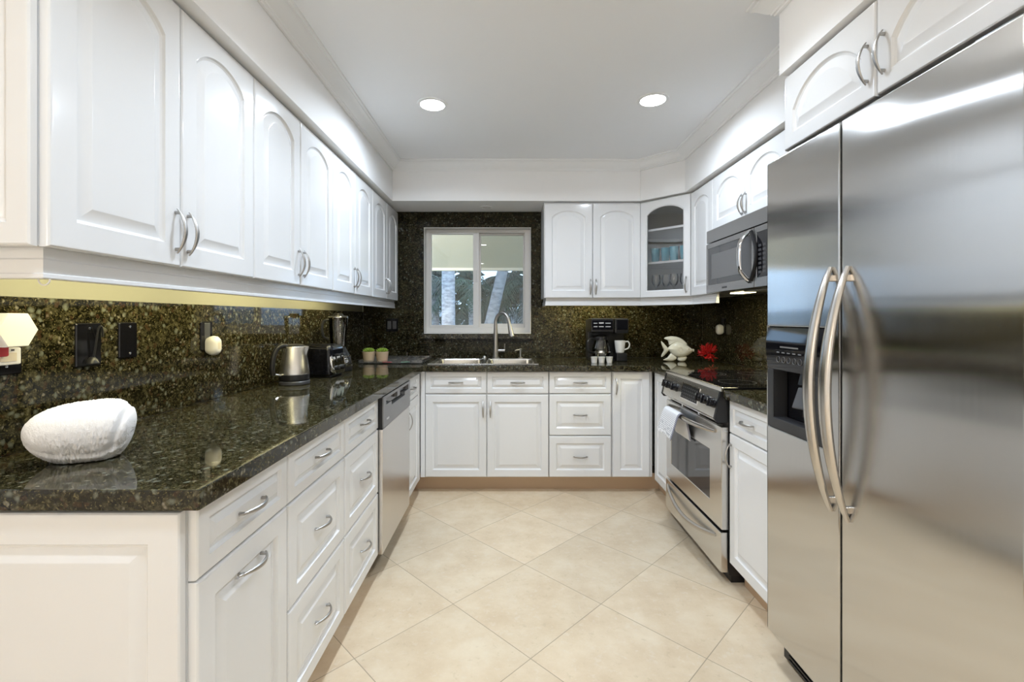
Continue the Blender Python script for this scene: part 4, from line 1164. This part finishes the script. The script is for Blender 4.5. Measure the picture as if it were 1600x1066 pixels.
# ------------------------------------------------------------------ lamps
def can(x, y, label, watts, color, z=ZC, r_=.066, lit=True):
    t = thing('recessed_light', label, 'ceiling light', (x, y, z), 0, 'recessed ceiling lights')
    b_ = bmesh.new(); lathe(b_, [(r_ + .018, 0), (r_ + .017, -.004), (r_ + .002, -.007), (r_, -.004), (r_, -.001)], 40, cap0=False, cap1=False); obj('trim_ring', b_, 'trim', t)
    b_ = bmesh.new(); lathe(b_, [(r_ - .001, -.001), (r_ - .001, -.005)], 40); obj('lens', b_, 'lens' if lit else 'lensoff', t)
    if lit: area_lamp('lamp', (0, 0, -.012), r_ * 2, watts, color, spread=(FAR_SPREAD if y > 2 else CAN_SPREAD) if y > 0 else R(105), parent=t)
    return t
can(-.425, 2.565, 'lit round recessed light in the kitchen ceiling, left one in view', CAN_W, CAN_COL)
can(.785, 2.51, 'lit round recessed light in the kitchen ceiling, right one in view', CAN_W * .78, CAN_COL)
for x, y, w_ in ((-.425, 1.55, 'left over the middle aisle'), (.62, 1.55, 'right over the middle aisle'), (-.425, .56, 'left at the kitchen entrance'), (.62, .56, 'right at the kitchen entrance')):
    can(x, y, 'lit round recessed light in the ceiling, ' + w_, ROW_W[y] * (1 if x < 0 else .5), CAN_COL)
for i, x in enumerate((-2.3, -.6, 1.0)):  # unseen cans added to fill the kitchen with light from behind
    for j, y in enumerate((-2.0, -4.0)):
        can(x, y, 'unseen added fill light in the living room ceiling, %s, %s row' % (('far side', 'middle', 'right wall')[i], ('nearer', 'rear')[j]), LIVING_FILL_W, LIVING_FILL_COL)
can(-.18, 3.72, 'small unlit round light in the soffit above the sink', 0, CAN_COL, z=ZS, r_=.035, lit=False)

t = thing('chandelier', 'branched chandelier with glowing amber bulbs hanging in the living room', 'chandelier', (-1.72, -2.3, 0))
bm = bmesh.new(); tube(bm, [(0, 0, ZC), (0, 0, 1.62)], .008, 10); lathe(bm, [(.06, ZC - .02), (.06, ZC)], 20); lathe(bm, [(.02, 1.58), (.035, 1.62), (.02, 1.68)], 16); obj('stem', bm, 'nickel', t)
for k in range(5):
    a = 2 * PI * k / 5 + .2; ca, sa = math.cos(a), math.sin(a)
    bm = bmesh.new(); tube(bm, smooth_path([(0, 0, 1.63), (.15 * ca, .15 * sa, 1.57), (.30 * ca, .30 * sa, 1.60), (.33 * ca, .33 * sa, 1.66)], 4), .007, 8); ar = obj('arm', bm, 'nickel', t)
    bm = bmesh.new(); lathe(bm, [(.012, 1.66), (.026, 1.69), (.022, 1.73), (.006, 1.76)], 14, c=(.33 * ca, .33 * sa)); obj('bulb', bm, 'amber', ar)
    pl = bpy.data.lights.new('bulb_light', 'POINT'); pl.energy = 4; pl.color = (1, .85, .68); pl.shadow_soft_size = .03
    po = bpy.data.objects.new('bulb_light', pl); COL.objects.link(po); po.parent = ar; po.location = (.33 * ca, .33 * sa, 1.80)

def strip(loc, length, rotz, label, watts):
    """bar fixed behind the light rail; local x along the rail, shining back (+y) and down"""
    t = thing('under_cabinet_light', label, 'under-cabinet light', loc, rotz, 'under-cabinet light bars')
    h = length / 2
    mkbox('housing', 'whiteplastic', t, (-h, h, -.014, .006, -.024, 0), .002)
    mkbox('diffuser', 'striplens', t, (-h + .006, h - .006, .006, .010, -.021, -.003), .001)
    area_lamp('lamp', (0, .014, -.012), length - .02, watts, STRIP_COL, rot=(R(48), 0, 0), size_y=.014, parent=t)
for y0, y1, w_, lab in ((.98, 1.66, 1.3, 'towel'), (1.72, 2.40, 1.35, 'kettle'), (2.48, 3.12, 1.0, 'toaster')):
    strip((-.998, (y0 + y1) / 2, UB), y1 - y0, PI / 2, 'yellowish light bar tucked under the wall cabinet above the ' + lab, w_)
strip((.64, 3.612, UB + .009), .62, 0, 'yellowish light bar tucked under the cabinet above the coffee maker', 2.4)
area_lamp('lamp', (.18, .135, -.012), .14, 1.8, STRIP_COL, size_y=.06, parent=bpy.data.objects['microwave'])
area_lamp('lamp', (.60, .295, -.012), .18, 1.8, STRIP_COL, size_y=.06, parent=bpy.data.objects['microwave'])

# ------------------------------------------------------------------ outside the window and behind the camera
bm = bmesh.new(); box(bm, -14, 14, 4.1, 30, -.12, -.02); struct('ground', bm, 'ground')
bm = bmesh.new(); prism(bm, [(4.1, 2.42), (6.9, 2.0), (6.95, 1.99), (6.95, 2.10), (4.1, 2.55)], -5, 5)
for v in bm.verts: v.co = Vector((v.co.z, v.co.x, v.co.y))
struct('roof_patio', bm, 'patio')
bm = bmesh.new(); box(bm, -5, 5, 6.90, 6.98, 1.962, 2.02, .004); struct('beam_patio', bm, 'patio')
t = thing('patio_fill_lamp', 'unseen round lamp added to brighten the patio outside the window', 'lamp', (-2.3, 4.9, 2.29))  # added out of view to light the patio roof
bm = bmesh.new(); lathe(bm, [(.10, 0), (.10, -.03), (.07, -.05), (.02, -.055)], 24); obj('globe', bm, 'lens', t)
area_lamp('lamp', (0, .0, -.09), .2, 250, (1, .85, .74), parent=t)
bm = bmesh.new(); box(bm, -14, 14, 16.0, 16.2, -.02, 1.55); struct('wall_garden', bm, 'palewall')
bm = bmesh.new(); box(bm, -.55, .05, 12.0, 12.04, .6, 1.16, .01); tag(obj('garden_screen', bm, 'turq'), 'turquoise panel low in the garden beyond the faucet', 'garden screen')
bm = bmesh.new(); box(bm, -2.35, -1.95, 9.0, 9.5, -.02, 1.05, .03); box(bm, -2.4, -1.9, 8.95, 9.55, 1.05, 1.12, .02); tag(obj('garden_cabinet', bm, 'palewall'), 'pale garden box standing at lower left outside the window', 'garden box')

def frond(b_, base_, yaw, L_, rise, droop, rn, wmax=.30, n_=26):
    d = Vector((math.cos(yaw), math.sin(yaw), 0)); side = Vector((-d.y, d.x, 0)); prev = None
    P_ = lambda q: base_ + d * (L_ * q * (1 - .15 * q)) + Vector((0, 0, rise * q - droop * q * q))
    tube(b_, [P_(k / 8) for k in range(9)], [.018 * (1 - k / 10) for k in range(9)], 5)
    for k in range(2, n_ + 1):
        q = k / n_; p = P_(q); w_ = wmax * math.sin(PI * min(1, q * .9 + .08)) ** .6
        tg = (P_(min(1, q + .02)) - P_(q - .02)).normalized()
        for sg in (-1, 1):
            tip = p + side * sg * w_ * .8 + tg * w_ * .55 + Vector((0, 0, -w_ * rn.uniform(.35, .8)))
            mid = p.lerp(tip, .45) + Vector((0, 0, .02)); wd = tg * .016
            v = [b_.verts.new(x) for x in (p - wd * .5, mid - wd, tip, mid + wd, p + wd * .5)]
            b_.faces.new(v)
def palm(x, y, tilt, h_, r_, label, m='frond', nf=13, L_=1.7, seed=0, trunk=True, dz=0):
    rn = random.Random(seed); t = thing('palm_tree', label, 'palm tree', (x, y, -.02), 0, 'palm trees outside the window')
    b_ = bmesh.new(); n_ = 24
    pts = [(tilt * (k / n_) * h_, 0, h_ * k / n_) for k in range(n_ + 1)]
    tube(b_, pts, [r_ * (1.12 - .2 * k / n_) * (1 + .03 * (k % 2)) for k in range(n_ + 1)], 14); obj('trunk', b_, 'trunk', t)
    b_ = bmesh.new(); top = Vector(pts[-1])
    for k in range(nf):
        frond(b_, top + Vector((0, 0, rn.uniform(-.1, .1))), 2 * PI * k / nf + rn.uniform(-.2, .2), L_ * rn.uniform(.8, 1.1), rn.uniform(.1, .6), rn.uniform(.9, 1.7), rn)
    obj('crown', b_, m, t, recalc=False)
palm(-1.115, 8.5, .0, 3.6, .118, 'straight grey palm trunk seen through the left window pane', seed=1)
palm(-.62, 8.6, .235, 3.6, .10, 'leaning grey palm trunk seen through the right window pane', seed=2)
k = 0
for x, y, h_, lab in ((-2.7, 10.2, 1.9, 'low dark palm at the far left beyond the straight trunk'), (-1.75, 11.2, 2.2, 'dark palm behind and left of the straight trunk'), (-.85, 11.0, 2.05, 'dark palm between the two grey trunks'),
                      (-.1, 11.6, 2.3, 'dark palm behind the leaning trunk'), (.35, 10.4, 1.95, 'dark palm just right of the leaning trunk'), (1.15, 11.4, 2.0, 'dark palm at the far right of the window view')):
    palm(x, y, rnd.uniform(-.03, .03), h_, .09, lab, 'frondd' if k % 2 else 'frond', 16, 1.35, 10 + k); k += 1
bm = bmesh.new(); rn = random.Random(5)
for i in range(4200):
    x = rn.uniform(-4.2, 3.2); y = rn.uniform(13.2, 14.6); zt = 3.0 + .5 * math.sin(x * 1.7) + .3 * math.sin(x * 4.1)
    z = rn.uniform(1.7 if (x > .05 or -2.6 < x < -1.95) and rn.random() < .93 else -.02, zt); s = rn.uniform(.08, .2); a = rn.uniform(0, PI); c_, s_ = math.cos(a) * s, math.sin(a) * s; tz = rn.uniform(-.6, .2) * s
    bm.faces.new([bm.verts.new(p) for p in ((x - c_, y - s_, z - tz), (x, y - .03, z - s * .45), (x + c_, y + s_, z + tz), (x, y + .03, z + s * .45))])
hd_ = obj('hedge', bm, 'hedge', recalc=False); hd_['kind'] = 'stuff'; tag(hd_, 'dense dark green hedge foliage behind the palms', 'hedge')
